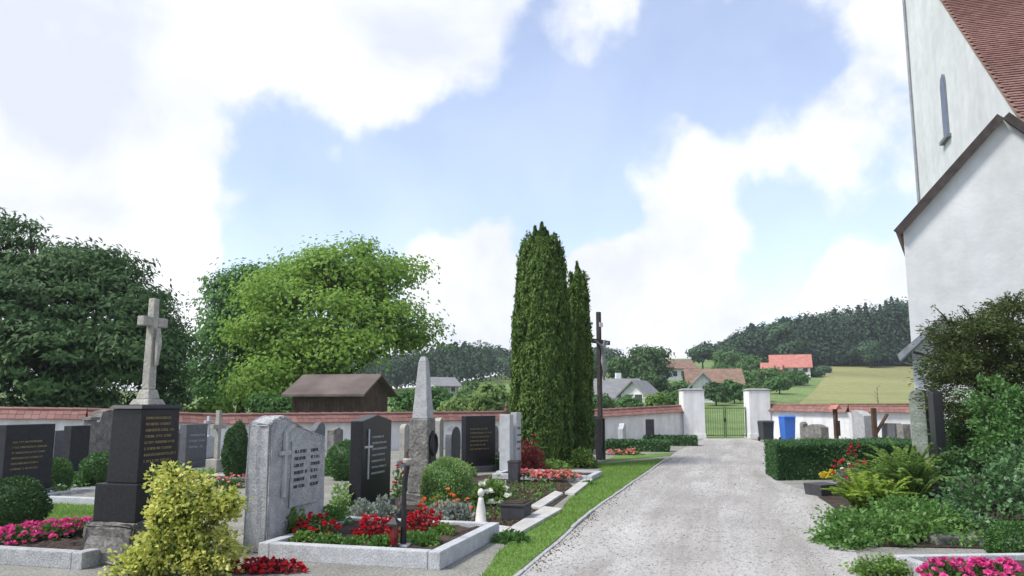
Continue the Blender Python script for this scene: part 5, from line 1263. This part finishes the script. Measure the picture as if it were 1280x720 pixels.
def wood(name, label, items, mat_, per_tree=150, leaf=.85):
    """far wood read as one mass: crowns of leaf clumps in one mesh"""
    Cs, Ts = [], []
    for (x, y, H, r, conif) in items:
        z = float(hgt(x, y)); n_ = int(per_tree * max(1, H / 14))
        D = rnd_dir(n_)
        if conif:
            f = rng.uniform(0, 1, n_) ** .7; a = rng.uniform(0, 6.28, n_); rr = r * .75 * (1 - f) ** .8 * rng.uniform(.6, 1.05, n_)
            C_ = np.column_stack([x + rr * np.cos(a), y + rr * np.sin(a), z + .1 * H + f * H * .92]); T = np.column_stack([np.cos(a), np.sin(a), -.3 + 0 * a])
        else:
            lump = 1 + .18 * np.sin(D[:, 0] * 4 + x) * np.sin(D[:, 2] * 5 + y)
            rr = (rng.uniform(.72, 1.03, n_) * lump)[:, None]; C_ = D * rr * np.array([r, r, H * .42]) + np.array([x, y, z + H * .56]); T = D
        Cs.append(C_); Ts.append(T)
    o = leaves(name, np.concatenate(Cs), np.concatenate(Ts), leaf, leaf * .7, M[mat_], None, jit=.6, nrm=np.concatenate(Ts) + np.array([0, 0, .5])); return tag(o, label, 'wood', kind='stuff')
items = []
for k in range(420):
    Y = 206 + 62 * random.random() ** 1.3; px = random.uniform(893, 1330); x = P(px, 450, Y).x
    topy = np.interp(px, [893, 915, 940, 985, 1040, 1100, 1135, 1330], [442, 420, 406, 396, 386, 378, 372, 360])
    zg = float(hgt(x, Y)); Ht = (P(px, topy, Y).z - zg) * random.uniform(.82, 1.02)
    if Ht < 3: Ht = 4
    items.append((x, Y, Ht, random.uniform(2.8, 5.2), random.random() < .15))
for k in range(150):
    px = random.uniform(1000, 1340); Y = random.uniform(205, 212); items.append((P(px, 450, Y).x, Y, random.uniform(4.5, 7.5), random.uniform(2.2, 3.4), False))
wood('wood', 'dark mixed wood covering the hill above the ripe field', items, 'l_forest', 240)
items = []
for k in range(230):
    Y = 190 + 70 * random.random(); px = random.uniform(380, 760); x = P(px, 450, Y).x
    topy = np.interp(px, [380, 500, 560, 600, 650, 760], [450, 436, 428, 424, 438, 452]); zg = float(hgt(x, Y)); Ht = max(5, (P(px, topy, Y).z - zg) * random.uniform(.78, 1.02))
    items.append((x, Y, Ht, random.uniform(3, 5.5), random.random() < .2))
wood('wood', 'dark distant wood behind the obelisk and thujas', items, 'l_forest', 240)
items = []
for k in range(160):
    Y = 200 + 60 * random.random(); px = random.uniform(-500, 380); x = P(px, 450, Y).x
    items.append((x, Y, random.uniform(9, 15), random.uniform(3, 5.5), random.random() < .2))
wood('wood', 'distant wood hidden mostly behind the evergreen trees at left', items, 'l_forest', 120)
far_tree('pale rounded tree standing out at the front of the wood', 985, 204, 402, 46, 'l_forestp', n=40, low=.05)
far_tree('pale grey green tree at the edge of the ripe field near the church', 1091, 200, 424, 26, 'l_forestp', n=26, low=.0)
# bare sapling on the field
b = hz(1097, 60); sp = thing('bare_sapling', 'thin bare sapling behind the wall in front of the field', 'tree', b)
sb = MB(); sb.tube([(0, 0, 0), (.03, 0, 1.3), (0, 0, P(1097, 484, 60).z - b.z)], [.04, .03, .01], 5)
for k in range(7):
    a_ = k * .9; z = 1.0 + k * .25; sb.tube([(0, 0, z), (.35 * math.cos(a_), .35 * math.sin(a_), z + .35)], [.015, .005], 4)
sb.build('trunk', M['bark'], sp)

# ------------------------------------------------------------------ summer haze
hm = bpy.data.materials.new('summer_haze'); hm.use_nodes = True; ht = hm.node_tree; ht.nodes.remove(ht.nodes['Principled BSDF'])
pv = ht.nodes.new('ShaderNodeVolumePrincipled'); pv.inputs['Color'].default_value = (.88, .93, 1, 1); pv.inputs['Density'].default_value = .00038; pv.inputs['Anisotropy'].default_value = .2
ht.links.new(pv.outputs[0], ht.nodes['Material Output'].inputs['Volume'])
hb_ = MB().box(100, 705, -1.2, 2050, 1610, 46).build('haze', hm); tag(hb_, 'thin pale summer haze over the whole valley', 'haze', kind='stuff')
